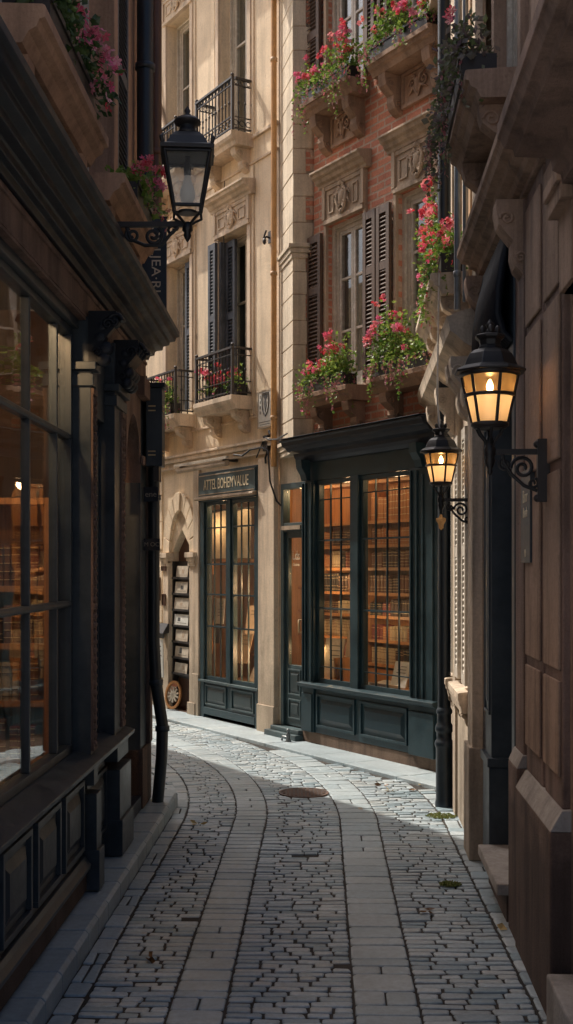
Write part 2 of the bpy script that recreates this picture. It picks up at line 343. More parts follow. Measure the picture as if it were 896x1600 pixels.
def text(body, size, parent, mat, at, rot, name='lettering', depth=.002, sx=1, align='CENTER'):
    cu = bpy.data.curves.new(name, 'FONT'); cu.body = body; cu.size = size; cu.extrude = depth; cu.align_x = align; cu.align_y = 'CENTER'
    t = bpy.data.objects.new(name, cu); col.objects.link(t)
    dg = bpy.context.evaluated_depsgraph_get(); me = bpy.data.meshes.new_from_object(t.evaluated_get(dg))
    bpy.data.objects.remove(t); bpy.data.curves.remove(cu)
    org = ORG.get(parent.name); p = parent
    while org is None: p = p.parent; org = ORG.get(p.name)
    m = Matrix.Translation([at[i]-org[i] for i in range(3)]) @ rot.to_4x4() @ Matrix.Diagonal((sx, 1, 1, 1))
    me.transform(m); me.materials.clear(); me.materials.append(mat); me.name = name
    o = bpy.data.objects.new(name, me); col.objects.link(o); o.parent = parent; return o
# text facing out of a facade (+v): glyph x must run towards -u to read left to right for a viewer in front
FRONT = Matrix(((-1, 0, 0), (0, 0, 1), (0, 1, 0)))
ROTZ = lambda a: Matrix.Rotation(a, 3, 'Z')
def empty_part(name, parent): 
    o = bpy.data.objects.new(name, None); col.objects.link(o); o.parent = parent; return o
# ------------------------------------------------------------------ shared building pieces
def window(root, u0, u1, z0, z1, v=-.13, rows=(.55,), leaves=2, frame=.05, mat='white', glass='glass', curtain=True):
    """casement window standing in its opening: frame > pane, curtain"""
    f = MB(); d = .05
    f.box(u0, u0+frame, v-d, v, z0, z1); f.box(u1-frame, u1, v-d, v, z0, z1)
    f.box(u0+frame, u1-frame, v-d, v, z1-frame, z1); f.box(u0+frame, u1-frame, v-d, v, z0, z0+frame*1.3)
    # outer moulding
    f.box(u0-.001+.0, u0+frame*.5, v+.002, v+.03, z0, z1); f.box(u1-frame*.5, u1, v+.002, v+.03, z0, z1); f.box(u0+frame*.5, u1-frame*.5, v+.002, v+.03, z1-frame*.5, z1)
    w = (u1-u0-2*frame)/leaves; st = .035
    for k in range(leaves):
        a = u0+frame+k*w; b = a+w; zz0 = z0+frame*1.3; zz1 = z1-frame
        f.box(a+.003, a+st, v-.045, v-.008, zz0, zz1); f.box(b-st, b-.003, v-.045, v-.008, zz0, zz1)
        f.box(a+st, b-st, v-.045, v-.008, zz1-st, zz1); f.box(a+st, b-st, v-.045, v-.008, zz0, zz0+st*1.6)
        for r in rows: 
            zc = zz0+(zz1-zz0)*r; f.box(a+st, b-st, v-.04, v-.012, zc-.011, zc+.011)
    fo = f.build('window', M[mat], root)
    g = MB(); g.box(u0+frame, u1-frame, v-.03, v-.026, z0+frame, z1-frame); g.build('pane', M[glass], fo)
    if curtain:
        c = MB(); n = 40; vs = []; fs = []
        for i in range(n+1):
            t = i/n; uu = u0+t*(u1-u0); vv = v-.11+.018*math.sin(t*38+.6*math.sin(t*9))
            vs += [(uu, vv, z0), (uu, vv, z1)]
        for i in range(n): fs.append((2*i, 2*i+2, 2*i+3, 2*i+1))
        c.add(vs, fs, True); c.build('curtain', M['curtain'], fo)
    return fo
def shutter(root, u0, u1, v, z0, z1, mat, th=.035, along='u', pitch=.038, mids=(.6,)):
    """louvred shutter leaf lying in the u-z plane at v (along='u') or edge-on in the v-z plane at u0 (along='v', u0..u1 are then v range)"""
    m = MB()
    def bx(a, b, c, d, e, f):
        if along == 'u': m.box(a, b, v+c, v+d, e, f)
        else: m.box(v+c, v+d, a, b, e, f)
    st = .045
    bx(u0, u0+st, 0, th, z0, z1); bx(u1-st, u1, 0, th, z0, z1)
    rails = [z0, *[z0+(z1-z0)*k for k in mids], z1-.07]
    for r in rails: bx(u0+st, u1-st, .002, th-.002, r, r+.07)
    bx(u0+st, u1-st, .001, .004, z0+.07, z1-.07)
    for i in range(len(rails)-1):
        z = rails[i]+.08
        while z < rails[i+1]-.012:
            if along == 'u':
                m.add([(u0+st, v+.006, z+.02), (u1-st, v+.006, z+.02), (u1-st, v+th-.004, z-.006), (u0+st, v+th-.004, z-.006), (u0+st, v+.006, z+.027), (u1-st, v+.006, z+.027), (u1-st, v+th-.004, z+.001), (u0+st, v+th-.004, z+.001)],
                      [(0, 1, 2, 3), (7, 6, 5, 4), (3, 2, 6, 7), (0, 3, 7, 4), (1, 5, 6, 2)])
            else:
                m.add([(v+.006, u0+st, z+.02), (v+.006, u1-st, z+.02), (v+th-.004, u1-st, z-.006), (v+th-.004, u0+st, z-.006), (v+.006, u0+st, z+.027), (v+.006, u1-st, z+.027), (v+th-.004, u1-st, z+.001), (v+th-.004, u0+st, z+.001)],
                      [(0, 1, 2, 3), (7, 6, 5, 4), (3, 2, 6, 7), (0, 3, 7, 4), (1, 5, 6, 2)])
            z += pitch
    return m.build('shutter', M[mat], root)
def scroll(m, c, r0, r1, turns, r, plane='uz', start=0, dirn=1, n=26):
    pts = []
    for i in range(n+1):
        t = i/n; a = start+dirn*turns*2*math.pi*t; q = r0+(r1-r0)*t
        if plane == 'uz': pts.append((c[0]+q*math.cos(a), c[1], c[2]+q*math.sin(a)))
        else: pts.append((c[0], c[1]+q*math.cos(a), c[2]+q*math.sin(a)))
    m.tube(pts, r, 6); return pts
def cartouche(root, u, v, z, w, h, mat, name='carved_ornament'):
    m = MB()
    m.ball((u, v, z), (w*.20, .035, h*.26), 12, 8)
    for s in (-1, 1):
        scroll(m, (u+s*w*.16, v+.012, z+h*.22), w*.12, w*.02, 1.3, .013, 'uz', math.pi/2 if s < 0 else math.pi/2, s)
        scroll(m, (u+s*w*.15, v+.012, z-h*.20), w*.10, w*.02, 1.3, .012, 'uz', -math.pi/2, -s)
        m.tube([(u+s*w*.26, v+.01, z+h*.2), (u+s*w*.30, v+.016, z), (u+s*w*.2, v+.012, z-h*.3), (u+s*w*.05, v+.01, z-h*.46)], [.012, .018, .016, .008], 6)
        for k in range(5):
            a = (k-2)*.42
            m.ball((u+s*w*(.24+.05*math.cos(a)), v+.012, z+h*.16*k*.5-h*.16), (w*.06, .016, h*.05), 8, 5)
        m.tube([(u+s*w*.22, v+.006, z+h*.1), (u+s*w*.42, v+.012, z+h*.16), (u+s*w*.5, v+.006, z+h*.02)], [.006, .013, .006], 6)
        m.tube([(u+s*w*.22, v+.006, z-h*.12), (u+s*w*.40, v+.012, z-h*.1), (u+s*w*.46, v+.006, z-h*.26)], [.006, .012, .005], 6)
    m.ball((u, v+.016, z+h*.42), (w*.09, .022, h*.09), 8, 6); m.ball((u, v+.012, z-h*.42), (w*.06, .018, h*.08), 8, 6)
    for k in range(7): 
        a = math.pi*k/6; m.ball((u+w*.14*math.cos(a), v+.014, z+h*.32+h*.12*math.sin(a)), (w*.04, .014, w*.05), 6, 4)
    return m.build(name, M[mat], root)
def lintel(root, u0, u1, z0, zc, mat='lintel', v=0, proj=.16, orn=True):
    """stone frieze over a window with a cornice on top; > carved_ornament"""
    m = MB(); h = zc-z0
    m.box(u0+.06, u1-.06, v-.02, v+.035, z0+.001, zc-.14)
    m.box(u0+.075, u1-.075, v+.035, v+.05, z0+.0, z0+.045)
    for s0, s1 in ((u0+.06, u0+.11), (u1-.11, u1-.06)): m.box(s0, s1, v+.035, v+.055, z0+.045, zc-.14)
    m.box(u0+.11, u1-.11, v+.035, v+.048, zc-.18, zc-.14)
    a = u0+.16; b = u1-.16; c = (u0+u1)/2
    for p, q in ((a, c-.15), (c+.15, b)):
        if q-p > .06:
            m.box(p, q, v+.035, v+.047, z0+.09, z0+.105); m.box(p, q, v+.035, v+.047, zc-.235, zc-.22)
            m.box(p, p+.015, v+.035, v+.047, z0+.105, zc-.235); m.box(q-.015, q, v+.035, v+.047, z0+.105, zc-.235)
    prof = [(v-.02, zc-.14), (v+.055, zc-.14), (v+.06, zc-.115), (v+.085, zc-.10), (v+.10, zc-.07), (v+proj-.03, zc-.055), (v+proj-.02, zc-.03), (v+proj, zc-.02), (v+proj, zc), (v-.02, zc+.03)]
    m.prism(prof, u0, u1)
    o = m.build('lintel', M[mat], root, .004)
    if orn: cartouche(o, c, v+.05, z0+(h-.14)*.5+.01, .26, (h-.14)*.86, mat)
    return o
def corbel(m, u, w, v, z1, h, p):
    """scrolled bracket under a sill: depth p at the top, height h"""
    pr = [(v-.01, z1), (v+p, z1), (v+p, z1-h*.12), (v+p*.92, z1-h*.3), (v+p*.7, z1-h*.42), (v+p*.5, z1-h*.52), (v+p*.52, z1-h*.68), (v+p*.42, z1-h*.84), (v+p*.2, z1-h*.95), (v-.01, z1-h)]
    m.prism(pr, u-w/2, u+w/2)
    for s in (-1, 1):
        uu = u+s*(w/2+.004)
        scroll(m, (uu, v+p*.68, z1-h*.24), p*.22, p*.04, 1.4, .008, 'vz', 0, 1, 18)
        scroll(m, (uu, v+p*.28, z1-h*.74), p*.18, p*.03, 1.3, .007, 'vz', 3, -1, 16)
def sill(root, u0, u1, z, p=.27, mat='lintel', h=.34, v=0, panel=True, name='window_sill', inset=.1):
    m = MB()
    m.prism([(v-.03, z-.13), (v+p*.72, z-.13), (v+p*.80, z-.09), (v+p*.9, z-.075), (v+p*.93, z-.05), (v+p, z-.045), (v+p, z-.005), (v+p-.01, z), (v-.03, z+.012)], u0, u1)
    corbel(m, u0+inset+.03, .10, v, z-.132, h, p*.72); corbel(m, u1-inset-.03, .10, v, z-.132, h, p*.72)
    o = m.build(name, M[mat], root, .004)
    if panel:
        q = MB(); a, b = u0+inset+.10, u1-inset-.10
        q.box(a, b, v-.01, v+.02, z-.13-h*.9, z-.135)
        for x0, x1, y0, y1 in ((a, b, z-.135-.03, z-.135), (a, b, z-.13-h*.9, z-.10-h*.9), (a, a+.03, z-.10-h*.9, z-.165), (b-.03, b, z-.10-h*.9, z-.165)): q.box(x0, x1, v+.02, v+.035, y0, y1)
        c = (a+b)/2; zc = z-.13-h*.47; w = (b-a)*.8
        for s in (-1, 1):
            scroll(q, (c+s*w*.2, v+.03, zc+.02), w*.15, w*.02, 1.4, .011, 'uz', 0, s)
            q.tube([(c, v+.03, zc-h*.3), (c+s*w*.12, v+.04, zc-h*.05), (c+s*w*.34, v+.03, zc-h*.18)], [.008, .017, .006], 6)
            q.tube([(c, v+.03, zc-h*.1), (c+s*w*.1, v+.04, zc+h*.22), (c+s*w*.3, v+.03, zc+h*.3)], [.008, .016, .005], 6)
        q.ball((c, v+.035, zc), (.03, .025, h*.2), 8, 6)
        q.build('carved_panel', M[mat], o)
    return o
def raised_panel(m, u0, u1, v, z0, z1, b=.035, out=.014):
    """moulded panel: a frame bead, then a bevelled field"""
    for a, c, d, e in ((u0, u1, z1-b*.5, z1), (u0, u1, z0, z0+b*.5), (u0, u0+b*.5, z0+b*.5, z1-b*.5), (u1-b*.5, u1, z0+b*.5, z1-b*.5)):
        m.box(a, c, v-.004, v+out, d, e)
    i = b*1.1; j = b*1.9
    o = [(u0+i, v+.001, z0+i), (u1-i, v+.001, z0+i), (u1-i, v+.001, z1-i), (u0+i, v+.001, z1-i), (u0+j, v+out*.9, z0+j), (u1-j, v+out*.9, z0+j), (u1-j, v+out*.9, z1-j), (u0+j, v+out*.9, z1-j)]
    m.add(o, [(0, 1, 5, 4), (1, 2, 6, 5), (2, 3, 7, 6), (3, 0, 4, 7), (4, 5, 6, 7)])
def glazing(root, u0, u1, z0, z1, v, cols, rows, thick=(), mat='teal', bar=.010, edge=.04, glass='shopglass', name='window_frame', tilt=.004):
    """small-paned shop window: frame > pane"""
    f = MB(); d = .045
    f.box(u0, u0+edge, v-d, v, z0, z1); f.box(u1-edge, u1, v-d, v, z0, z1); f.box(u0+edge, u1-edge, v-d, v, z1-edge, z1); f.box(u0+edge, u1-edge, v-d, v, z0, z0+edge)
    us = [u0+edge+(u1-u0-2*edge)*k/cols for k in range(cols+1)]
    for k in range(1, cols): f.box(us[k]-bar/2, us[k]+bar/2, v-.027, v-.010, z0+edge, z1-edge)
    for i, z in enumerate(rows):
        b = bar*(1.7 if i in thick else 1)
        f.box(u0+edge, u1-edge, v-.026, v-(.0 if i in thick else .0105), z-b/2, z+b/2)
    o = f.build(name, M[mat], root)
    zs = [z0+edge, *rows, z1-edge]; g = MB()
    for i in range(cols):
        for j in range(len(zs)-1):
            a, b, c, e = us[i], us[i+1], zs[j], zs[j+1]; t = [v-.02+random.uniform(-tilt, tilt) for _ in range(3)]
            g.add([(a, t[0], c), (b, t[1], c), (b, t[1]+t[2]-t[0], e), (a, t[2], e)], [(3, 2, 1, 0)])
    g.build('pane', M[glass], o); return o
def railing(root, u0, u1, v0, v1, z0, z1, name='railing', gap=.07, fancy=True):
    m = MB(); r = .009
    path = [((u0, v0), (u0, v1)), ((u0, v1), (u1, v1)), ((u1, v1), (u1, v0))]
    for (a, b), (c, d) in path:
        for z, t in ((z1, .018), (z1-.07, .008), (z0+.03, .012), (z0+.15, .008)):
            if abs(c-a) > .001: m.box(min(a, c)-.012, max(a, c)+.012, b-t, b+t, z-t*.6, z+t*.6)
            else: m.box(a-t, a+t, min(b, d), max(b, d)-.03, z-t*.6+.001, z+t*.6+.001)
        Ln = math.hypot(c-a, d-b); n = max(2, round(Ln/gap))
        for i in range(n+1):
            x = a+(c-a)*i/n; y = b+(d-b)*i/n
            m.tube([(x, y, z0), (x, y, z1)], .0075, 6); m.ball((x, y, z0+(z1-z0)*.55), (.013, .013, .02), 6, 4)
            if fancy and i < n:
                xm = a+(c-a)*(i+.5)/n; ym = b+(d-b)*(i+.5)/n; pl = 'uz' if abs(c-a) > .001 else 'vz'
                scroll(m, (xm, ym, z0+.09), gap*.38, gap*.38, 1, .005, pl, 0, 1, 12)
                scroll(m, (xm, ym, z1-.035), gap*.3, gap*.3, 1, .004, pl, 0, 1, 10)
    for x, y in ((u0, v1), (u1, v1)):
        m.box(x-.014, x+.014, y-.014, y+.014, z0-.01, z1+.012); m.ball((x, y, z1+.03), .02, 8, 5)
    return m.build(name, M['iron'], root)
# ------------------------------------------------------------------ plants
def leaf(m, p, d, s, w=.5):
    d = Vector(d).normalized(); a = d.cross(Vector((random.uniform(-1, 1), random.uniform(-1, 1), random.uniform(.1, 1)))); a = a.normalized() if a.length > 1e-5 else d.orthogonal()
    n = a.cross(d); p = Vector(p); q = p+d*s
    mid = p+d*s*.5-n*s*.12
    m.add([p, mid+a*s*w*.5+n*s*.1, q, mid-a*s*w*.5+n*s*.1, mid], [(0, 1, 4), (1, 2, 4), (2, 3, 4), (3, 0, 4)])
def blossom(m, p, s, facing=(0, 1, .2)):
    f = Vector(facing)+Vector((random.uniform(-.7, .7), random.uniform(-.5, .5), random.uniform(-.5, .7))); f.normalize()
    a = f.orthogonal().normalized(); b = f.cross(a); p = Vector(p); n = 5
    vs = [p]; fs = []
    ph = random.uniform(0, 6)
    for k in range(n):
        t = ph+2*math.pi*k/n; o = a*math.cos(t)+b*math.sin(t); o1 = a*math.cos(t-.5)+b*math.sin(t-.5); o2 = a*math.cos(t+.5)+b*math.sin(t+.5)
        i = len(vs); vs += [p+o1*s*.8+f*s*.15, p+o*s*1.1+f*s*.35, p+o2*s*.8+f*s*.15]; fs += [(0, i, i+1), (0, i+1, i+2)]
    m.add(vs, fs)
def flower_box(label, fac, u0, u1, v0, v1, z, h=.13, top=.32, trail=.25, spread=.10, dens=1.0, red=1.0, pink=.5, mauve=1.0, leafm='green_leaf', group='flower boxes on the window sills', boxm='iron', tall=(), lean=.5):
    """planter > foliage, red blossoms, pale blossoms, trailing blossoms"""
    cu, cv = (u0+u1)/2, (v0+v1)/2; Lg = u1-u0
    t = thing('flower_box', label, 'flower box', fac, (cu, cv, z), group)
    b = MB(); w = .012
    b.box(u0, u1, v1-w, v1, z+.003, z+h); b.box(u0, u1, v0, v0+w, z+.003, z+h); b.box(u0, u0+w, v0+w, v1-w, z+.003, z+h); b.box(u1-w, u1, v0+w, v1-w, z+.003, z+h); b.box(u0+w, u1-w, v0+w, v1-w, z+.004, z+h*.8)
    b.box(u0-.006, u1+.006, v1-.004, v1+.008, z+h-.02, z+h+.004)
    b.build('planter', M[boxm], t)
    lf = MB(); rf = MB(); pf = MB(); mf = MB()
    nst = int(Lg*78*dens); heads = []
    for i in range(nst):
        x = random.uniform(u0, u1); y = random.uniform(v0+.02, v1); e = (x-cu)/(Lg/2)
        hump = .6+.4*math.sin(x*9+z*7)+random.uniform(-.15, .35)
        out = random.random()
        hh = 1.12*top*max(.2, hump)*(1.05-.45*abs(e)**2)*random.uniform(.45, 1.0)
        for (tx, tw, th) in tall:
            if abs(x-tx) < tw: hh += th*random.uniform(.3, 1)
        tip = Vector((x+e*spread*random.uniform(.3, 1.2)+random.uniform(-.04, .04), y+random.uniform(-.02, lean*.26)*out, z+h+hh*(1-.6*out*random.random())))
        base = Vector((x, y, z+h*.8)); n = int(7+hh*34)
        for k in range(n):
            f = (k+1)/n; p = base.lerp(tip, f)+Vector((random.gauss(0, .028), random.gauss(0, .028), random.gauss(0, .022)))
            d = Vector((random.gauss(0, 1), random.gauss(.3, 1), random.gauss(.25, .7))); leaf(lf, p, d, random.uniform(.026, .055), random.uniform(.5, .85))
        heads.append(tip)
    # drooping strands over the front edge and ends
    ns = int(Lg*56*dens*min(1, trail*4))
    for i in range(ns):
        x = random.uniform(u0-.03, u1+.03); Lh = trail*random.uniform(.3, 1.05)*(.7+.4*math.sin(x*13+1)); y = v1+random.uniform(.005, .07)
        end = random.random() < .16
        if end: x = (u0-random.uniform(.02, .07)) if random.random() < .5 else (u1+random.uniform(.02, .07)); y = random.uniform(v0, v1+.05)
        n = max(4, int(Lh*60)); x0 = x
        ismauve = random.random() < .62*mauve
        for k in range(n):
            f = k/n; x0 += random.gauss(0, .006); p = Vector((x0, y+.03*math.sin(f*3), z+h*1.05-Lh*f))
            if ismauve and f > .15:
                if random.random() < .75: blossom(mf, p+Vector((random.gauss(0, .008), random.gauss(0, .008), 0)), random.uniform(.008, .016), (0, 1, -.4))
            if random.random() < (.35 if ismauve else .8): leaf(lf, p, (random.gauss(0, 1), random.gauss(.5, .7), -random.random()), random.uniform(.022, .042), .7)
            elif not ismauve and random.random() < .12*red: blossom(rf, p+Vector((0, .01, 0)), random.uniform(.016, .026))
    # umbels: clusters of blossoms
    for tip in heads:
        if random.random() < .30*red:
            c = tip+Vector((random.gauss(0, .03), .03+random.random()*.04, random.gauss(.02, .03))); tgt = pf if random.random() < .28*pink/.5 else rf
            for k in range(random.randint(6, 13)):
                q = Vector((random.gauss(0, 1), random.gauss(.2, 1), random.gauss(.1, .8))).normalized()*random.uniform(.012, .042)
                blossom(tgt, c+q, random.uniform(.014, .024), q)
    lf.build('foliage', M[leafm], t)
    if rf.v: rf.build('red_blossoms', M['red_flower'], t)
    if pf.v: pf.build('pink_blossoms', M['pink_flower'], t)
    if mf.v: mf.build('trailing_blossoms', M['mauve_flower'], t)
    return t
# ------------------------------------------------------------------ brick house with the teal bookshop
HB, HC, HL, HR, HP, HW, LE, RS = 7.6, 8.95, 8.1, 5.15, 6.25, 5.6, 4.85, 2.8
brick = thing('brick_house', 'red brick house with carved stone lintels above a dark teal bookshop front', 'house', B, (0, 0, 0))
W1 = (.92, 1.52); W2 = (-.24, .42); ZL, ZT = 3.40, 4.98; ZU, ZUT = 6.18, 7.4
holes = [(W1[0], W1[1], ZL, ZT), (W2[0], W2[1], ZL, ZT), (W1[0], W1[1], ZU, ZUT), (W2[0], W2[1], ZU, ZUT), (-.2, 1.9, 0, 2.78, .05)]
MB().wall(-1.6, 1.9, 0, HB, holes, 0, .3).build('wall', M['brick'], brick)
m = MB(); m.box(-1.75, 2.42, -6, .3, HB, HB+.15); m.build('roof', M['lintel'], brick)
m = MB(); m.add([(-1.6, -6, 0), (-1.6, 0, 0), (-1.6, 0, HB), (-1.6, -6, HB)], [(0, 1, 2, 3)]); m.add([(-1.6, -6, 0), (7.5, -6, 0), (7.5, -6, HB), (-1.6, -6, HB)], [(0, 1, 2, 3)]); m.build('rear_wall', M['brick'], brick)
m = MB(); m.wall(1.9, 2.43, 0, HC, [(1.93, 2.38, 0, 2.57, .05)], -.004, .2); m.build('stone_wall', M['quoin'], brick)
for w in (W1, W2):
    window(brick, w[0], w[1], ZL, ZT, -.07, (.33, .68), 2, .07)
    window(brick, w[0], w[1], ZU, ZUT, -.07, (.30, .6), 2, .07)
    lintel(brick, w[0]-.10, w[1]+.10, ZT+.0, ZT+.50)
    sill(brick, w[0]-.08, w[1]+.11, 3.36, .27, 'sandstone', .27, 0, False)
    sill(brick, w[0]-.08, w[1]+.12, 6.12, .27, 'sandstone', .34, 0, True)
    # stone surround of the opening
    for a, b in ((w[0]-.045, w[0]-.002), (w[1]+.002, w[1]+.045)):
        for q0, q1 in ((ZL, ZT), (ZU, ZUT)): m = MB(); m.box(a, b, -.03, .03, q0, q1); m.build('window_jamb', M['lintel'], brick, .004)
for a, b in ((W1[1]+.05, W1[1]+.30), (.685, .87), (.475, .665)):
    shutter(brick, a, b, .032, ZL+.02, ZT-.06, 'shut_brown', mids=(.62,))
for a, b in ((W1[1]+.075, W1[1]+.33), (.70, .845), (.505, .65)):
    shutter(brick, a, b, .032, ZU+.02, ZUT-.06, 'shut_brown', mids=(.55,))
m = MB()                                             # quoin pier at the left end of the brick
P = [(1.775, .02), (1.872, .185), (2.385, .004)]
z = 2.93; k = 0; infill = []
def lerp2(a, b, t): return (a[0]+(b[0]-a[0])*t, a[1]+(b[1]-a[1])*t)
while z < HC:
    h = (.235, .255, .22, .245)[k % 4]; g = .007
    ins = .0 if k % 5 else .006
    if k % 2 == 0:
        poly = [(1.775, -.02), (1.775, .02), (1.872, .185-ins), (2.385, .006), (2.385, -.02)]
        m.slab(poly, z+g, z+h)
    else:
        q = lerp2(P[0], P[1], .36); m.slab([(q[0], -.02), q, (1.872, .185), (2.385, .006), (2.385, -.02)], z+g, z+h)
        infill.append(MB().slab([(1.778, -.02), (1.778, .018), lerp2((1.778, .018), (1.872, .180), .36), (lerp2(P[0], P[1], .36)[0]-.003, -.02)], z+.03, z+h-.01))
    z += h; k += 1
core = MB(); core.slab([(1.785, -.03), (1.785, .022), (1.872, .176), (2.37, .0), (2.37, -.03)], 2.90, HC)
qo = m.build('quoin', M['quoin'], brick, .006); core.build('mortar_core', M['lintel'], qo)
for i_ in infill: i_.build('brick_infill', M['brick'], qo)
for zc in (4.78, 2.88):
    m = MB()
    for e, z0, z1 in ((.03, zc, zc+.05), (.05, zc+.05, zc+.09), (.015, zc-.05, zc)):
        m.slab([(1.775-e*.3, -.02), (1.775-e*.5, .02+e), (1.872-e*.2, .185+e), (2.385, .004+e), (2.385, -.02)], z0, z1-.002)
    m.build('quoin_band', M['quoin'], qo, .004)
# --- shopfront
sf = MB(); U0, U1 = -.19, 1.89
VF = .07
sf.box(U0, U1, -.06, VF-.03, 2.56, 2.76)                                          # fascia
sf.box(U0, .18, -.06, VF, .13, 2.56); sf.box(1.68, U1, -.06, VF, .13, 2.56); sf.box(.955, 1.075, -.06, VF-.01, .60, 2.56)
for a in (-.15, -.02): sf.box(a, a+.02, VF, VF+.012, .62, 2.5)
sf.box(-.17, .165, VF, VF+.02, .13, .5); sf.box(1.70, 1.88, VF, VF+.012, .13, .5); 
for a in (.06, .14, 1.70, 1.80, 1.85): sf.box(a, a+.018, VF, VF+.016, .62, 2.54)
sf.box(.18, 1.68, -.06, VF-.02, .13, .56)                                         # stall riser
shop = sf.build('shopfront', M['teal'], brick, .004)
m = MB(); m.prism([(-.05, .555), (VF+.02, .555), (VF+.05, .575), (VF+.055, .60), (VF-.01, .612), (-.05, .612)], U0-.01, U1+.005); m.build('shop_sill', M['teal'], shop, .003)
for a, b in ((.22, .92), (1.0, 1.64)):
    m = MB(); raised_panel(m, a, b, VF-.02, .19, .51, .045, .018); m.build('base_panel', M['teal'], shop, .002)
m = MB(); m.box(U0, U1+.02, -.05, .045, -.02, .128); m.build('plinth', M['brown'], shop, .006)
m = MB()
prof = [(-.03, 2.74), (VF+.0, 2.74), (VF+.03, 2.77), (VF+.05, 2.80), (VF+.06, 2.83), (VF+.13, 2.85), (VF+.15, 2.88), (VF+.19, 2.895), (VF+.20, 2.93), (VF+.22, 2.94), (VF+.22, 2.955), (-.0, 3.0), (-.03, 3.0)]
m.prism(prof, U0-.06, U1+.06); m.box(U0-.06, U1+.05, VF+.1, VF+.235, 2.962, 2.967)
m.prism([(.002, 3.0), (VF+.12, 2.975), (VF+.12, 2.985), (.002, 3.03)], U0-.02, U1-.2)
m.build('cornice', M['black'], shop, .004)
for uu in (1.78, .0): 
    m = MB(); m.prism([(VF, 2.56), (VF+.04, 2.56), (VF+.06, 2.62), (VF+.10, 2.68), (VF+.11, 2.76), (VF, 2.76)], uu-.05, uu+.05); scroll(m, (uu+.055, VF+.06, 2.70), .035, .006, 1.4, .007, 'vz'); m.build('bracket', M['teal'], shop)
glazing(shop, 1.08, 1.675, .615, 2.555, .03, 3, (.77, 1.33, 1.98, 2.37), (1, 2), glass='shopglass')
glazing(shop, .185, .95, .615, 2.555, .03, 4, (.77, 1.33, 1.98, 2.40), (1, 2), glass='shopglass')
# --- door
dr = MB(); a, b = 1.93, 2.38
dr.box(a+.001, a+.05, -.07, .012, .12, 2.569); dr.box(b-.05, b-.001, -.07, .012, .12, 2.569); dr.box(a+.05, b-.05, -.07, .012, 2.51, 2.569); dr.box(a+.05, b-.05, -.07, .008, 2.08, 2.17)
dr.box(a+.05, a+.10, -.06, -.02, .13, 2.08); dr.box(b-.10, b-.05, -.06, -.02, .13, 2.08); dr.box(a+.10, b-.10, -.06, -.02, 2.02, 2.08); dr.box(a+.10, b-.10, -.06, -.02, .13, .74)
door = dr.build('door', M['tealgrey'], brick, .003)
m = MB(); raised_panel(m, a+.11, b-.11, -.02, .44, .70, .03, .012); raised_panel(m, a+.11, b-.11, -.02, .20, .40, .03, .012); m.build('door_panel', M['tealgrey'], door, .002)
m = MB(); m.box(a+.10, b-.10, -.045, -.041, .74, 2.02); m.box(a+.05, b-.05, -.045, -.041, 2.17, 2.51); m.build('pane', M['shopglass'], door)
m = MB(); m.box(a+.05, b-.05, .009, .035, 2.10, 2.14); m.build('transom_bar', M['lintel'], door)
m = MB(); m.tube([(a+.075, -.02, 1.08), (a+.075, .03, 1.08), (a+.075, .03, 1.2), (a+.075, -.02, 1.2)], .009, 8); m.build('handle', M['gold'], door)
text('Lds', .13, door, M['letter'], (2.16, -.036, 1.84), FRONT, 'lettering', .001, .8); text('Ccuirse', .045, door, M['letter'], (2.16, -.036, 1.75), FRONT, 'lettering', .001, .9)
m = MB(); m.box(1.90, 2.50, -.14, .14, .0, .075); m.box(1.92, 2.46, -.14, .09, .075, .118); m.build('doorstep', M['tealgrey'], brick, .008)
# --- the room behind
m = MB()
def room(m, u0, u1, v0, v1, z0, z1):
    m.add([(u0, v0, z0), (u1, v0, z0), (u1, v1, z0), (u0, v1, z0), (u0, v0, z1), (u1, v0, z1), (u1, v1, z1), (u0, v1, z1)], [(0, 1, 2, 3), (4, 5, 6, 7), (0, 1, 5, 4), (1, 2, 6, 5), (3, 0, 4, 7)])
room(m, -.28, 2.74, -.80, -.065, .12, 2.745); m.build('shop_room', M['room'], brick)
m = MB(); m.add([(2.732, -.79, .13), (2.732, -.066, .13), (2.732, -.066, 2.6), (2.732, -.79, 2.6)], [(0, 1, 2, 3)]); m.build('room_panelling', M['wood'], brick)
def shoplight(root, fac, u, v, z, e, r=.05, color=(1, .62, .32)):  # shop lamps kept out of sight, some of them only added fill
    m = MB(); m.lathe([(.012, .16), (.012, .06), (.05, .05), (.075, 0), (.07, -.004)], (u, v, z), 14); o = m.build('hidden_shop_lamp', M['gold'], root)
    m = MB(); m.ball((u, v, z-.0), .028, 10, 6); m.build('bulb', M['bulb_on'], o)
    ld = bpy.data.lights.new('hidden_shop_light', 'POINT'); ld.energy = e; ld.color = color; ld.shadow_soft_size = r
    lo = bpy.data.objects.new('hidden_shop_light', ld); col.objects.link(lo); x, y = fac.w(u, v); lo.location = (x, y, z-.08)
for uu, vv, zz, e in ((.55, -.12, 2.585, 2.6), (1.35, -.12, 2.585, 2.6), (2.2, -.16, 2.585, 5), (1.20, -.16, 1.35, 2.2), (.22, -.2, 1.3, 2.2), (2.0, -.2, 1.7, 4.5), (2.0, -.2, .95, 3)): shoplight(brick, B, uu, vv, zz, e)  # mid-height ones are added fill, hidden behind mullion and pilasters

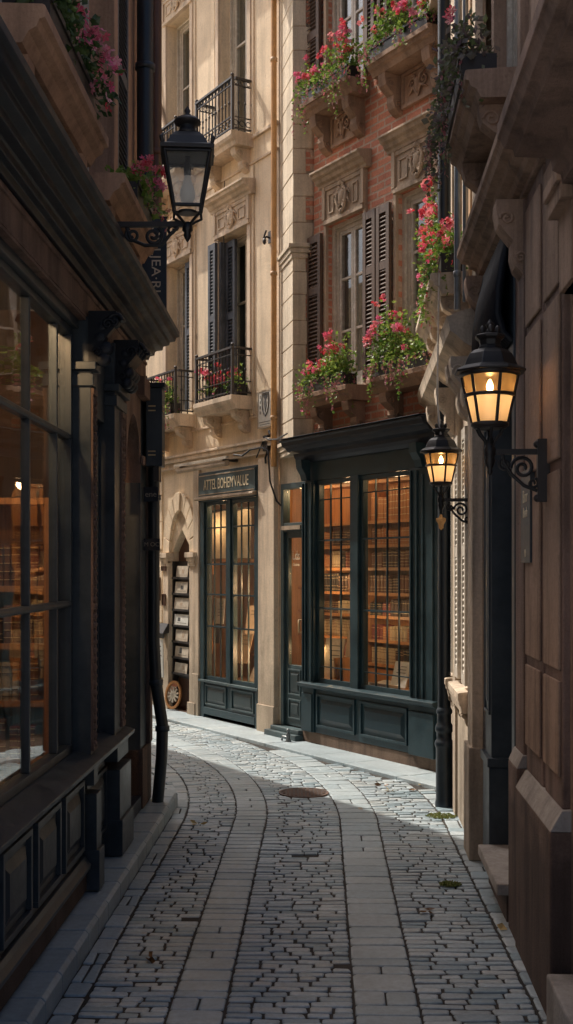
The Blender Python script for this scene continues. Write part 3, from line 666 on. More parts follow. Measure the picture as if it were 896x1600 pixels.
# ------------------------------------------------------------------ cream house
cream = thing('cream_house', 'tall cream rendered house with iron balconies, charcoal shutters and a bookshop front', 'house', B, (4.5, 0, 0))
CA = (3.05, 3.69); CB = (4.40, 5.03); CC = (5.9, 6.5)
ar = (4.39, 4.93)
holes = [(2.78, 4.13, 0, 2.80, .08), (ar[0], ar[1], 0, 2.45, .10)]
for c in (CA, CB, CC): holes += [(c[0], c[1], 3.58, 5.38), (c[0], c[1], 6.38, 8.3)]
MB().wall(2.43, 7.5, 0, HC, holes, 0, .3).build('wall', M['cream'], cream)
m = MB(); m.box(2.42, 7.8, -6, .35, HC, HC+.18); m.box(7.49, 7.5, -6, -.01, 0, HC); m.build('roof', M['cream_trim'], cream)
for z0, z1, p in ((2.90, 2.97, .05), (2.97, 3.02, .09), (3.02, 3.05, .11), (3.30, 3.33, .02), (6.0, 6.03, .02), (6.26, 6.30, .03)): 
    m = MB(); m.box(2.44, 7.5, -.02, p, z0, z1-.002); m.build('string_course', M['cream_trim'], cream, .006)
m = MB()                                                     # flat bands framing the window bays
for a in (2.93, 3.80, 4.28, 5.12, 5.75): m.box(a, a+.085, -.02, .016, 3.335, 5.99); 
for a in (2.93, 3.80, 4.28, 5.12, 5.75): m.box(a, a+.085, -.02, .016, 6.305, HC)
m.build('pilaster_strip', M['cream'], cream, .004)
for c in (CA, CB, CC):
    for zz0, zz1 in ((3.58, 5.38), (6.38, 8.3)):
        window(cream, c[0], c[1], zz0, zz1, -.15, (.60,), 2, .05)
        lintel(cream, c[0]-.14, c[1]+.14, zz1+.0, zz1+.44, 'cream_trim', 0, .17)
        for s, q in ((c[0]-.075, c[0]-.002), (c[1]+.002, c[1]+.075)): m = MB(); m.box(s, q, -.02, .03, zz0, zz1); m.build('window_jamb', M['cream_trim'], cream, .004)
def balcony(c, z, hr, p=.27, fancy=False):
    m = MB(); u0, u1 = c[0]-.10, c[1]+.14
    m.prism([(-.02, z-.14), (p*.8, z-.14), (p*.85, z-.10), (p*.95, z-.08), (p, z-.05), (p, z), (-.02, z)], u0, u1)
    corbel(m, u0+.12, .1, 0, z-.142, .24, p*.7); corbel(m, u1-.12, .1, 0, z-.142, .24, p*.7)
    o = m.build('balcony', M['cream_trim'], cream, .005)
    railing(o, u0+.03, u1-.03, .01, p-.03, z+.005, z+hr, 'railing', .075, fancy)
balcony(CA, 3.54, .50); balcony(CB, 3.50, .50); balcony(CC, 3.50, .5); balcony(CA, 6.32, .56, .27, True); balcony(CB, 6.32, .56, .27, True); balcony(CC, 6.32, .56, .27, True)
# shutters: far leaf folded on the wall, near leaf standing open in the reveal
shutter(cream, CA[1]+.004, CA[1]+.17, .034, 3.60, 5.34, 'shut_dark', mids=(.5,))
shutter(cream, -.16, .02, CA[1]-.045, 3.60, 5.34, 'shut_dark', along='v', mids=(.5,))
shutter(cream, CA[1]-.25, CA[1]-.05, -.075, 3.60, 5.34, 'shut_dark', mids=(.5,))
shutter(cream, CB[0]+.045, CB[0]+.25, -.075, 3.60, 5.34, 'shut_dark', mids=(.5,))
shutter(cream, CB[0]+.04, CB[0]+.22, -.12, 6.40, 8.2, 'shut_dark', mids=(.5,))
# rusticated ground floor and arch
m = MB(); rows = [(.0, .36), (.37, .70), (.71, 1.04), (1.05, 1.38), (1.39, 1.74), (1.95, 2.28), (2.29, 2.60), (2.61, 2.86)]
for i, (z0, z1) in enumerate(rows):
    us = [5.16, 5.55, 6.0, 6.4, 6.9, 7.45] if i % 2 else [5.16, 5.75, 6.2, 6.7, 7.1, 7.45]
    for a, b in zip(us, us[1:]): m.box(a+.004, b-.004, -.02, .016, z0, z1)
m.build('rusticated_block', M['cream'], cream, .005)
m = MB(); cu, hw = (ar[0]+ar[1])/2, .27; zs = 1.90; rise = .50
def arc(t, k, o=0): return (cu+(hw+o)*math.cos(t)*k, zs+(rise+o*1.25)*math.sin(t))
n = 11
for i in range(n):
    t0, t1 = math.pi*i/n+.012, math.pi*(i+1)/n-.012
    pts = [arc(t0, 1), arc((t0+t1)/2, 1), arc(t1, 1), arc(t1, 1, .17), arc((t0+t1)/2, 1, .17), arc(t0, 1, .17)]
    m.plate(pts, -.02, .035 if i != 5 else .055)
pts = [arc(math.pi*i/20, 1, .004) for i in range(21)]
m.plate([(ar[0], 2.45), *[p for p in pts[:11]], (cu, 2.45)], -.10, -.006); m.plate([(cu, 2.45), *[p for p in pts[10:]], (ar[1], 2.45)], -.10, -.006)
arch = m.build('arch', M['cream'], cream, .004)
m = MB()
for s in (-1, 1):
    uu = cu+s*(hw+.085); m.box(uu-.075, uu+.075, -.02, .04, 0, 1.74); m.box(uu-.095, uu+.095, -.02, .06, 0, .16)
    m.box(uu-.085, uu+.085, -.02, .055, 1.74, 1.78); m.box(uu-.095, uu+.095, -.02, .07, 1.80, 1.84); m.box(uu-.11, uu+.11, -.02, .085, 1.84, 1.90)
    for q in (-.05, 0, .05): m.ball((uu+q, .05, 1.79), (.025, .02, .03), 8, 5)
m.build('arch_pier', M['cream_trim'], arch, .004)
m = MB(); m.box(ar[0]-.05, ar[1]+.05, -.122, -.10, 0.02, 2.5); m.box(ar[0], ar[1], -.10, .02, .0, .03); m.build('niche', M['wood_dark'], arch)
# cream shopfront
sf = MB(); U0, U1 = 2.785, 4.125
sf.box(U0, U0+.09, -.08, .03, 0.02, 2.47); sf.box(U1-.09, U1, -.08, .03, .02, 2.47); sf.box(3.42, 3.50, -.07, .025, .42, 2.47); sf.box(U0+.09, U1-.09, -.07, .015, .06, .42)
sf.box(U0, U1, -.08, .05, 2.47, 2.80)
sf.box(U0+.09, U1-.09, .015, .035, .06, .14)
shop2 = sf.build('shopfront', M['teal'], cream, .004)
for a, b in ((2.91, 3.40), (3.52, 4.01)):
    m = MB(); raised_panel(m, a, b, .015, .17, .40, .035, .014); m.build('base_panel', M['tealgrey'], shop2, .002)
m = MB(); m.box(U0, U1, -.05, .055, .425, .45); m.build('shop_sill', M['tealgrey'], shop2, .003)
glazing(shop2, 2.88, 3.415, .455, 2.465, .01, 3, (1.06, 1.42, 1.76, 2.17), (0, 1, 2, 3)); glazing(shop2, 3.505, 4.03, .455, 2.465, .01, 3, (1.06, 1.42, 1.76, 2.17), (0, 1, 2, 3))
m = MB(); m.box(U0+.03, U1-.02, .05, .062, 2.53, 2.775); sb = m.build('sign_board', M['tealgrey'], shop2)
m = MB(); m.prism([(.05, 2.485), (.10, 2.485), (.11, 2.50), (.10, 2.52), (.05, 2.53)], U0+.01, U1); m.build('sign_ledge', M['lintel'], shop2, .003)
m = MB()
for a, b, c, d in ((U0+.05, U1-.04, 2.755, 2.765), (U0+.05, U1-.04, 2.545, 2.552)): m.box(a, b, .062, .066, c, d)
m.build('sign_beading', M['lintel'], shop2)
text("ATTEL BOHEM'VALUE", .165, shop2, M['letter'], (3.46, .064, 2.648), FRONT, 'lettering', .002, .64)
m = MB(); m.box(2.45, 2.775, -.02, .05, 0, 2.86); m.box(2.44, 2.78, -.02, .065, 0, .30); m.box(4.145, 4.28, -.02, .04, 0, 2.86); m.box(4.14, 4.29, -.02, .05, 0, .5); m.build('pilaster', M['cream_trim'], cream, .006)
m = MB(); room(m, 2.76, 5.4, -1.0, -.125, .03, 2.62); m.box(2.77, 4.32, -.60, -.09, .30, .44); m.build('shop_room', M['room'], cream)
for uu, vv, zz, e in ((3.1, -.13, 2.57, 3), (3.8, -.13, 2.57, 4), (4.4, -.2, 2.3, 2.5), (2.83, -.26, 1.6, 20), (2.83, -.26, .85, 30)): shoplight(cream, B, uu, vv, zz, e)  # low ones are added fill, hidden behind the right-hand frame
# rolled awning over the shop sign
t = thing('rolled_awning', 'rolled pale awning with a frayed rail above the bookshop sign', 'awning', B, (3.75, .17, 2.9))
m = MB(); m.tube([(3.22, .17, 2.845), (4.42, .17, 2.845)], .030, 10); m.build('roller', M['cream_trim'], t)
m = MB(); m.box(3.18, 4.46, .18, .205, 2.892, 2.917); 
for i in range(60): m.box(3.19+i*.021, 3.20+i*.021, .205, .211, 2.885, 2.915)
m.build('rail', M['white'], t)
for uu in (3.3, 4.34): m = MB(); m.box(uu-.012, uu+.012, .0, .18, 2.868, 2.895); m.build('bracket', M['iron'], t)

# ------------------------------------------------------------------ left bookshop house
left = thing('dark_shop_house', 'ochre stone house above a near black panelled shopfront with a big paned window', 'house', L, (2, 0, 0))
SW = (-.839, -.545)                                         # direction of the side street in this frame
LT, LH = 2.62, 4.42
WU = [(1.55, 2.50), (3.15, 4.15)]
m = MB(); m.wall(0, LT, 3.0, HL, [(*WU[0], 3.66, 5.6), (*WU[0], 6.6, 8.0)], -.03, .25); m.wall(LT, LE, 3.0, LH, [(*WU[1], 3.66, 4.34)], -.03, .25)
m.add([(LT, -.03, LH), (LT, -7, LH), (LT, -7, HL), (LT, -.03, HL)], [(0, 1, 2, 3)])
m.build('upper_wall', M['brown_left'], left)
SK = 1.9
m = MB(); m.add([(0, -.03, 0), (SW[0]*SK, SW[1]*SK-.03, 0), (SW[0]*SK, SW[1]*SK-.03, HL), (0, -.03, HL)], [(0, 1, 2, 3)])
m.add([(LE, -.03, 0), (LE, -7, 0), (LE, -7, LH), (LE, -.03, LH)], [(0, 1, 2, 3)]); m.add([(SW[0]*SK, SW[1]*SK-.03, HW), (SW[0]*SK, -7, HW), (SW[0]*SK, -7, HL), (SW[0]*SK, SW[1]*SK-.03, HL)], [(0, 1, 2, 3)]); m.build('side_wall', M['cream'], left)
m = MB(); m.slab([(.05, .10), (SW[0]*SK, SW[1]*SK+.12), (SW[0]*SK, -7), (LT, -7), (LT, .10)], HL, HL+.12); m.box(LT+.001, LE, -7, .1, LH, LH+.1); m.build('roof', M['brown'], left)
m = MB(); m.slab([(SW[0]*SK-.001, SW[1]*SK-.032), (SW[0]*14, SW[1]*14-.03), (SW[0]*14, -7), (SW[0]*SK-.001, -7)], 0, HW); m.build('unseen_shadow_wing', M['cream'], left)  # unseen wing, added so its roof edge shapes the street shadow
for a, b in WU:
    wt = 5.6 if a < LT else 4.34
    window(left, a, b, 3.66, wt, -.16, (.6,), 2, .06)
    if a < LT: window(left, a, b, 6.6, 8.0, -.16, (.6,), 2, .06)
    sill(left, a-.1, b+.1, 3.60, .28, 'brown_left', .26, -.03, True)
    m = MB()
    for s, q in ((a-.12, a-.002), (b+.002, b+.12)): m.box(s, q, -.04, .015, 3.66, wt)
    m.box(a-.12, b+.12, -.04, .03, wt+.002, wt+.07); m.build('window_surround', M['brown_left'], left, .005)
for a, b in ((1.02, 1.42), (2.70, 3.02), (4.28, 4.7)): shutter(left, a, b, -.028, 3.67, (5.58 if a < LT else 4.7), 'shut_dark', mids=(.5,), th=.04)
m = MB()
for a, b in ((.62, 1.45), (2.72, 3.0), (4.3, 5.0)): raised_panel(m, a, b, -.03, 3.36, 3.58, .04, .015)
for a, b in ((4.75, 5.4),): raised_panel(m, a, b, -.03, 3.75, 4.7, .05, .015)
m.box(0, LE, -.04, -.0, 3.615, 3.65); m.build('wall_panel', M['brown_left'], left)
# cornice over the shop
m = MB(); prof = [(-.10, 3.02), (.02, 3.02), (.03, 3.05), (.06, 3.07), (.07, 3.11), (.12, 3.13), (.13, 3.16), (.17, 3.18), (.18, 3.22), (.215, 3.235), (.22, 3.26), (.24, 3.27), (.24, 3.295), (.0, 3.36), (-.10, 3.36)]
prof = [(-.10, 3.125), (.03, 3.125), (.04, 3.15), (.07, 3.155), (.075, 3.18), (.085, 3.185), (.125, 3.19), (.13, 3.215), (.17, 3.225), (.175, 3.245), (.21, 3.25), (.22, 3.275), (.24, 3.28), (.24, 3.315), (.0, 3.375), (-.10, 3.375)]
m.prism(prof, .28, LE); m.build('cornice', M['black'], left, .003)
m = MB(); m.box(.3, LE, -.10, .012, 2.975, 3.124); m.box(.3, LE, -.02, .024, 3.085, 3.105); m.box(.28, .60, -.10, .05, 2.84, 2.965); m.build('cornice_band', M['brown_dark'], left, .004)
WS = L.u(111, -.06); WE = WS+2.65                                   # main window
P1 = (L.u(151, .05), WS-.03); P2 = (L.u(196, .04), L.u(181, .04)); NW = (P2[1]+.01, P1[0]-.01); AD = (L.u(221, 0), L.u(199, 0))
sf = MB()
sf.box(WS, WE, -.12, -.02, 2.90, 2.965); sf.box(WS, WE, -.12, .0, .22, .70)
for a, b in (P1, P2, (WE+.0, WE+.5)):
    sf.box(a, b, -.14, .035, .62, 2.70); sf.box(a-.02, b+.02, -.14, .055, .62, .74); sf.box(a-.03, b+.03, -.14, .07, .10, .58); sf.box(a-.035, b+.035, -.14, .085, .10, .30)
    sf.box(a-.015, b+.015, -.14, .05, 2.62, 2.68); sf.box(a-.03, b+.03, -.14, .065, 2.70, 2.74)
    sf.box(a+.03, b-.03, -.14, .03, 2.74, 2.98)
sf.box(NW[0], NW[1], -.12, -.02, .12, .72); sf.box(NW[0], NW[1], -.12, -.02, 2.52, 2.97)
sf.box(0.02, AD[0], -.14, -.005, 0.1, 2.97)
sf.box(WE+.5, LE, -.14, .0, .1, 2.97)
shopL = sf.build('shopfront', M['navy'], left, .005)
m = MB(); m.box(WS, WE, -.02, .015, 2.945, 2.958)
m.box(WS, WE, -.11, .018, 2.960, 2.972); m.build('fascia_board', M['brown_dark'], shopL)
m = MB(); m.prism([(-.06, .70), (.03, .70), (.045, .72), (.085, .73), (.09, .755), (.02, .775), (-.04, .79), (-.06, .79)], P2[0]-.05, WE); m.build('shop_sill', M['navy'], shopL, .003)
m = MB(); m.box(WS, WE, -.05, .02, .10, .215); m.build('plinth', M['brown_dark'], shopL, .005)
m = MB(); m.prism([(-.01, .215), (.045, .215), (.05, .24), (.03, .26), (.02, .28), (-.01, .28)], WS+.03, WE); m.build('base_moulding', M['navy'], shopL, .003)
n = 5; w = (WE-WS)/n
for i in range(n):
    m = MB(); raised_panel(m, WS+i*w+.05, WS+(i+1)*w-.04, .0, .31, .66, .05, .022); m.build('base_panel', M['navy'], shopL, .002)
m = MB(); raised_panel(m, NW[0]+.02, NW[1]-.02, -.02, .25, .60, .04, .018); m.build('base_panel', M['navy'], shopL, .002)
# main window frame and panes: .53 m lights
f = MB(); us = [WS+.03, WS+.03+.27]; 
while us[-1] < WE-.3: us.append(us[-1]+.53)
us[-1] = WE-.03; zr = [1.53, 2.36]
f.box(WS, WS+.035, -.11, -.05, .79, 2.90); f.box(WE-.035, WE, -.11, -.05, .79, 2.90); f.box(WS+.035, WE-.035, -.11, -.05, 2.865, 2.90); f.box(WS+.035, WE-.035, -.11, -.05, .79, .83)
for x in us[1:-1]: f.box(x-.012, x+.012, -.100, -.060, .83, 2.865)
for zz in zr: f.prism([(-.10, zz-.016), (-.06, zz-.016), (-.05, zz-.006), (-.05, zz+.006), (-.06, zz+.015), (-.10, zz+.015)], WS+.035, WE-.035)
fo = f.build('window_frame', M['navy'], shopL, .003)
g = MB(); g.box(WS+.02, WE-.02, -.082, -.078, .80, 2.89); g.build('pane', M['leftglass'], fo)
f = MB(); a, b = NW
f.box(a, a+.03, -.11, -.05, .72, 2.52); f.box(b-.03, b, -.11, -.05, .72, 2.52); f.box(a+.03, b-.03, -.11, -.05, 2.48, 2.52); f.box(a+.03, b-.03, -.11, -.05, .72, .79)
f.box((a+b)/2-.02, (a+b)/2+.02, -.105, -.05, .79, 2.48); f.box(a+.03, b-.03, -.105, -.048, 1.50, 1.545)
fo = f.build('window_frame', M['navy'], shopL, .003); g = MB(); g.box(a+.02, b-.02, -.082, -.078, .74, 2.50); g.build('pane', M['leftglass'], fo)
# carved strips and capitals on the pilasters
for a, b in (P1, P2):
    m = MB(); c = a+(b-a)*.28
    z = .82
    while z < 2.55:
        m.ball((c, .04, z), (.024, .02, .020), 8, 5); m.ball((c-.03, .036, z+.02), (.012, .012, .016), 6, 4); m.ball((c+.03, .036, z+.02), (.012, .012, .016), 6, 4); z += .043
    m.box(c-.048, c-.040, .035, .046, .79, 2.58); m.box(c+.040, c+.048, .035, .046, .79, 2.58)
    for zz in (.79, 1.5, 2.58): m.box(c-.05, c+.05, .035, .05, zz, zz+.03)
    m.build('carved_strip', M['brown_dark'], shopL)
    m = MB(); cu = (a+b)/2; w = b-a
    corbel(m, cu, w*.7, .03, 3.0, .28, .13)
    for s in (-1, 0, 1):
        for k in range(4):
            m.ball((cu+s*w*.26, .09+.02*(k % 2)-k*.008, 2.76+k*.055), (w*.13, .04, .035), 8, 5)
        scroll(m, (cu+s*w*.26, .15, 2.95), .04, .008, 1.3, .012, 'vz')
    m.build('capital', M['black'], shopL)
# arched side door
m = MB(); a, b = AD; cu = (a+b)/2; hw = (b-a)/2; pts = [(cu+hw*math.cos(math.pi*i/16), 2.28+.42*math.sin(math.pi*i/16)) for i in range(17)]
m.plate([(a, 2.97), *[p for p in pts[8:]][::-1], (cu, 2.97)][::-1], -.14, -.004); m.plate([(b, 2.97), (cu, 2.97), *[p for p in pts[:9]][::-1]][::-1], -.14, -.004)
ad = m.build('arched_doorway', M['brown_dark'], left)
m = MB(); m.box(a, b, -.30, -.26, .18, 2.8); m.box(a+.002, b-.002, -.26, .0, .1, .19); raised_panel(m, a+.1, b-.1, -.26, .35, 1.1); raised_panel(m, a+.1, b-.1, -.26, 1.2, 2.2); m.build('door', M['black'], ad)
m = MB(); m.box(0.02, AD[0]-.0, -.14, .012, .1, .5); m.box(.02, .16, -.14, .02, .5, 2.97); m.box(.04, AD[0]+.02, .0, .02, 2.40, 2.46); m.build('corner_pilaster', M['brown_dark'], left, .005)
m = MB(); room(m, .6, LE-.02, -2.4, -.13, .1, 3.4); m.build('shop_room', M['wood_dark'], left)
for uu, vv, zz, e in ((3.05, -.36, 3.12, 60), (4.3, -.8, 3.12, 16)): shoplight(left, L, uu, vv, zz, e)

# ------------------------------------------------------------------ right-hand houses
right = thing('brown_stone_house', 'dark brown stone house with a deep cornice and a recessed navy doorway', 'house', Rt, (4, 0, 0))
D1 = (5.50, 6.60); D2 = (3.62, 4.28)
UW = [(5.42, 6.30)]
RL, RH = 4.95, 4.35
m = MB(); m.wall(RS, RL, 0, RH, [(D2[0], D2[1], 0, 2.7)], -.06, .3); m.wall(RL, 6.72, 0, HR, [(D1[0], D1[1], 0, 3.38)]+[(a, b, 4.08, 5.05) for a, b in UW], -.06, .3); m.add([(RL, -.06, RH), (RL, -7, RH), (RL, -7, HR), (RL, -.06, HR)], [(0, 1, 2, 3)]); m.build('wall', M['brown'], right)
m = MB(); m.box(RL-.03, 6.72, -7, .02, HR, HR+.10); m.box(RS-.05, RL, -7, .02, RH, RH+.1); m.build('roof', M['brown'], right)
m = MB(); m.add([(RS, -.06, 0), (RS, -7, 0), (RS, -7, RH), (RS, -.06, RH)], [(0, 1, 2, 3)]); m.add([(6.72, 0, HR+.1), (6.72, -7, HR+.1), (6.72, -7, HP), (6.72, 0, HP)], [(0, 1, 2, 3)]); m.add([(RS, -7, 0), (9.75, -7, 0), (9.75, -7, HP), (RS, -7, RH)], [(0, 1, 2, 3)]); m.build('side_wall', M['brown'], right)
m = MB(); m.box(4.32, 4.70, -.08, -.03, .80, 3.38); m.box(4.76, 5.19, -.08, -.03, .80, 3.38); m.box(5.22, 5.47, -.08, -.02, .84, 3.38)
m.box(4.30, 5.20, -.08, .02, 0, .72); m.box(5.21, 5.485, -.08, .012, 0, .80)
m.build('pier', M['brown_dark'], right, .008)
m = MB(); m.prism([(-.08, .72), (.02, .72), (-.025, .80), (-.08, .805)], 4.30, 5.20); m.prism([(-.08, .80), (.012, .80), (-.015, .86), (-.08, .865)], 5.21, 5.485); m.build('pier_ledge', M['ledge'], right, .004)
m = MB()
for a, b in ((4.34, 4.68), (4.78, 5.16)):
    for z0, z1 in ((.92, 1.28), (1.32, 2.08), (2.12, 2.74), (2.78, 3.30)): 
        m.box(a, b, -.03, -.018, z0, z1)
m.build('wall_panel', M['brown'], right, .006)
m = MB(); m.box(RS, 4.28, -.08, -.02, 2.72, 2.96)
m.build('pilaster', M['brown_dark'], right, .006)
m = MB(); prof = [(-.08, 3.0), (-.01, 3.0), (-.01, 3.04), (.025, 3.045), (.03, 3.075), (.06, 3.09), (.065, 3.13), (.10, 3.135), (.19, 3.14), (.195, 3.165), (.225, 3.17), (.24, 3.20), (.25, 3.205), (.25, 3.255), (.0, 3.31), (-.08, 3.31)]
m.prism(prof, RS, 4.02); m.build('cornice', M['brown_dark'], right, .003)
m = MB(); prof = [(-.08, 3.38), (-.01, 3.38), (-.01, 3.40), (.02, 3.41), (.03, 3.44), (.07, 3.455), (.075, 3.48), (.115, 3.485), (.125, 3.51), (.14, 3.52), (.14, 3.56), (.0, 3.60), (-.08, 3.60)]
m.prism(prof, 4.03, 6.74); m.build('cornice', M['brown'], right, .003)
m = MB(); m.box(4.04, 4.28, -.08, -.01, 2.72, 3.38); m.box(4.02, 4.30, -.08, .03, 3.0, 3.06); m.box(4.02, 4.30, -.08, .045, 3.06, 3.11); m.build('capital', M['brown'], right, .004)
for a in (5.30, 6.66): m = MB(); corbel(m, a, .14, -.05, 3.38, .36, .15); m.build('cornice_bracket', M['brown'], right, .004)
# recessed navy doorway
dm = MB()
dm.box(6.32, D1[1]-.002, -.33, -.01, .18, 2.70); dm.box(6.30, D1[1]-.003, -.33, .005, 0.02, .62); dm.box(6.29, D1[1]+.03, -.2, .015, .62, .67); dm.box(D1[0]+.002, 5.60, -.33, -.02, .2, 2.70)
dm.box(D1[0]+.002, D1[1]-.002, -.33, -.015, 2.70, 3.375)
dm.box(5.60, 6.32, -.33, -.26, .2, 2.70)
d1 = dm.build('doorway', M['navy'], right, .005)
m = MB(); 
for i in range(22):
    uu = 5.55+i*.047; m.tube([(uu, -.015, 2.80), (uu, .03, 2.84), (uu, .055, 2.93), (uu, .05, 3.05), (uu, .03, 3.18), (uu, .0, 3.30), (uu, -.01, 3.36)], .022, 7)
m.prism([(-.009, 2.66), (.03, 2.67), (.03, 2.69), (-.009, 2.70)], D1[0]+.003, D1[1]-.003); m.build('fluted_frieze', M['black'], d1)
m = MB(); raised_panel(m, 5.68, 6.24, -.26, .4, 1.1); raised_panel(m, 5.68, 6.24, -.26, 1.2, 2.5); raised_panel(m, 6.35, 6.57, -.01, .9, 2.5, .04, .012); m.build('door_panel', M['navy'], d1, .003)
m = MB(); m.box(D1[0]-.0, 6.30, -.2, .065, .145, .2); m.build('doorstep', M['ledge'], right, .006); m = MB(); m.box(D1[0]+.06, 6.28, -.2, .01, 0, .144); m.build('doorstep_riser', M['brown_dark'], right); m = MB(); m.box(D1[0]+.01, 6.3, -.34, -.1, .202, .36); m.build('doorstep', M['ledge'], right, .008)
m = MB(); m.box(D2[0], D2[1]-.002, -.3, -.2, .2, 2.7); m.box(4.08, 4.17, -.2, -.12, .2, 2.69); m.build('door', M['brown_dark'], right, .006)
m = MB(); m.box(D2[0], D2[1]-.02, -.2, .04, 0, .21); m.box(D2[0], D2[1]-.18, -.2, -.05, .212, .25); m.build('doorstep', M['ledge'], right, .01)
for a, b in UW:
    window(right, a, b, 4.08, 5.05, -.12, (.6,), 2, .07)
    sill(right, a-.08, b+.08, 4.02, .26, 'brown', .28, -.03, True)
    for s, q in ((a-.10, a-.002), (b+.002, b+.10)): m = MB(); m.box(s, q, -.08, -.02, 4.05, 5.2); m.build('window_jamb', M['brown'], right, .004)
# paler house beyond it
pale = thing('pale_stone_house', 'narrow pale stone house with louvred shutters at the sunlit end of the alley', 'house', Rt, (8, 0, 0))
PW = [(7.30, 7.85), (8.25, 8.75)]
MB().wall(6.72, 9.75, 0, HP, [(a, b, .95, 2.62) for a, b in PW]+[(a, b, 3.62, 5.6) for a, b in PW], -.01, .25).build('wall', M['pale'], pale)
m = MB(); m.box(6.7, 9.8, -7, .12, HP, HP+.1); m.build('roof', M['pale'], pale)
m = MB(); m.box(6.74, 7.0, -.03, .05, 0, 3.0); m.box(6.73, 7.04, -.03, .07, 0, .66); m.box(7.10, 7.20, -.03, .03, 0, 3.0); m.box(7.96, 8.14, -.03, .04, 0, 3.0); m.box(7.08, 8.9, -.03, .022, 0, .72); m.box(8.85, 9.2, -.03, .05, 0, 3.0)
m.box(6.74, 6.95, -.03, .03, 3.3, HP); m.build('pilaster', M['pale'], pale, .006)
m = MB(); m.box(7.05, 7.16, -.03, .03, 3.3, HP); m.box(8.0, 8.12, -.03, .03, 3.3, HP); m.build('ochre_pilaster', M['ochre_pipe'], pale, .006)
m = MB(); prof = [(-.02, 2.96), (.04, 2.96), (.05, 3.0), (.10, 3.03), (.14, 3.07), (.18, 3.10), (.19, 3.15), (.20, 3.18), (.0, 3.25), (-.02, 3.25)]
m.prism(prof, 6.73, 9.75); 
for a in (6.87, 7.15, 8.05, 8.95): corbel(m, a, .14, .03, 2.96, .34, .14)
m.build('cornice', M['pale'], pale, .005)
for a, b in PW:
    window(pale, a, b, .95, 2.62, -.14, (.6,), 2, .05); window(pale, a, b, 3.62, 5.6, -.14, (.6,), 2, .05)
    shutter(pale, a-.09, a+.14, .012, .97, 2.60, 'white', mids=(.5,)); shutter(pale, b-.14, b+.09, .012, .97, 2.60, 'white', mids=(.5,))
    sill(pale, a-.08, b+.08, 3.56, .26, 'pale', .24, 0, False); sill(pale, a-.1, b+.1, .93, .09, 'pale', .1, 0, False)
# ------------------------------------------------------------------ books and bookcases
book_cols = {'brown': (.17, .065, .03), 'dark brown': (.065, .028, .018), 'orange tan': (.42, .17, .06), 'cream': (.52, .40, .25), 'dark red': (.16, .025, .018), 'black': (.018, .016, .016)}
def bookmesh(cn, bands, seedv):
    m = MB(); m.box(-.5, .5, -.5, .44, 0, 1)
    n = 6; vs = []
    for z in (0, 1):
        for i in range(n+1):
            a = math.pi*i/n; vs.append((-.5*math.cos(a), .44+.06*math.sin(a), z))
    m.add(vs, [(i, i+1, n+2+i, n+1+i) for i in range(n)]+[tuple(range(n+1))[::-1], tuple(range(n+1, 2*n+2))])
    nf = len(m.f); 
    for z in bands: m.box(-.47, .47, .40, .515, z-.010, z+.010)
    me = bpy.data.meshes.new('book'); me.from_pydata(m.v, [], m.f); me.materials.append(bm_mats[cn]); me.materials.append(M['gold'] if cn != 'cream' else M['wood_dark'])
    for i, p in enumerate(me.polygons): p.material_index = 0 if i < nf else 1
    return me
bm_mats = {k: paint('leather_'+k.replace(' ', '_'), v, .55, .2) for k, v in book_cols.items()}
book_meshes = {k: [bookmesh(k, b, i) for i, b in enumerate(((.12, .3, .72, .9), (.2, .8), (.15, .35, .55, .75, .92)))] for k in book_cols}
ORDS = ['lowest', 'second lowest', 'third lowest', 'middle', 'third highest', 'second highest', 'highest']
nbooks = 0
def shelf_books(fac, a0, a1, v, z, hmax, where, group, along='u', cols=None, tilt=.12, wmin=.034, wmax=.058):
    """row of books standing on a shelf; along='u' spines face +v, along='v' spines face +u"""
    global nbooks
    x = a0+.004; keys = cols or list(book_cols); run = random.choice(keys); left_in_run = random.randint(2, 6); hrun = random.uniform(.72, .95); mi = random.randint(0, 2)
    while True:
        w = random.uniform(wmin, wmax)
        if x+w > a1: break
        if left_in_run <= 0: run = random.choice(keys); left_in_run = random.randint(2, 7); hrun = random.uniform(.66, .96); mi = random.randint(0, 2); x += random.choice((0, 0, 0, .015))
        left_in_run -= 1
        if x+w > a1: break
        h = hmax*hrun*random.uniform(.97, 1.02); dd = random.uniform(.13, .15)
        o = bpy.data.objects.new('book', book_meshes[run][mi]); col.objects.link(o)
        cc = x+w/2
        if along == 'u': wx, wy = fac.w(cc, v-.075); rz = fac.rot
        else: wx, wy = fac.w(v-.075, cc); rz = fac.rot-math.pi/2
        o.location = (wx, wy, z+.001); o.rotation_euler = (0, 0, rz); o.scale = (w*.96, dd, h)
        o['category'] = 'book'; o['label'] = f'{run} book on the {where}'; o['group'] = f'{run} books on the {where}'
        nbooks += 1; x += w+.0015
def bookcase(fac, label, u0, u1, v, d, zs, ztop, at, along='u'):
    t = thing('bookcase', label, 'bookcase', fac, at, 'bookcases in the shop windows')
    def bx(m, a, b, c, e, z0, z1):
        if along == 'u': m.box(a, b, c, e, z0, z1)
        else: m.box(c, e, a, b, z0, z1)
    m = MB(); bx(m, u0, u0+.03, v-d, v, zs[0]-.05, ztop); bx(m, u1-.03, u1, v-d, v, zs[0]-.05, ztop); bx(m, u0+.03, u1-.03, v-d, v-d+.012, zs[0]-.05, ztop); bx(m, u0+.03, u1-.03, v-d, v, ztop-.03, ztop)
    bx(m, u0+.001, u1-.001, v-d+.001, v-.01, .13, zs[0]-.051); m.build('carcass', M['wood'], t)
    for z in zs:
        m = MB(); bx(m, u0+.031, u1-.031, v-d+.013, v+.004, z-.028, z); m.build('shelf', M['wood'], t)
    return t
SZ = [.80, 1.03, 1.26, 1.48, 1.72, 1.94, 2.17]
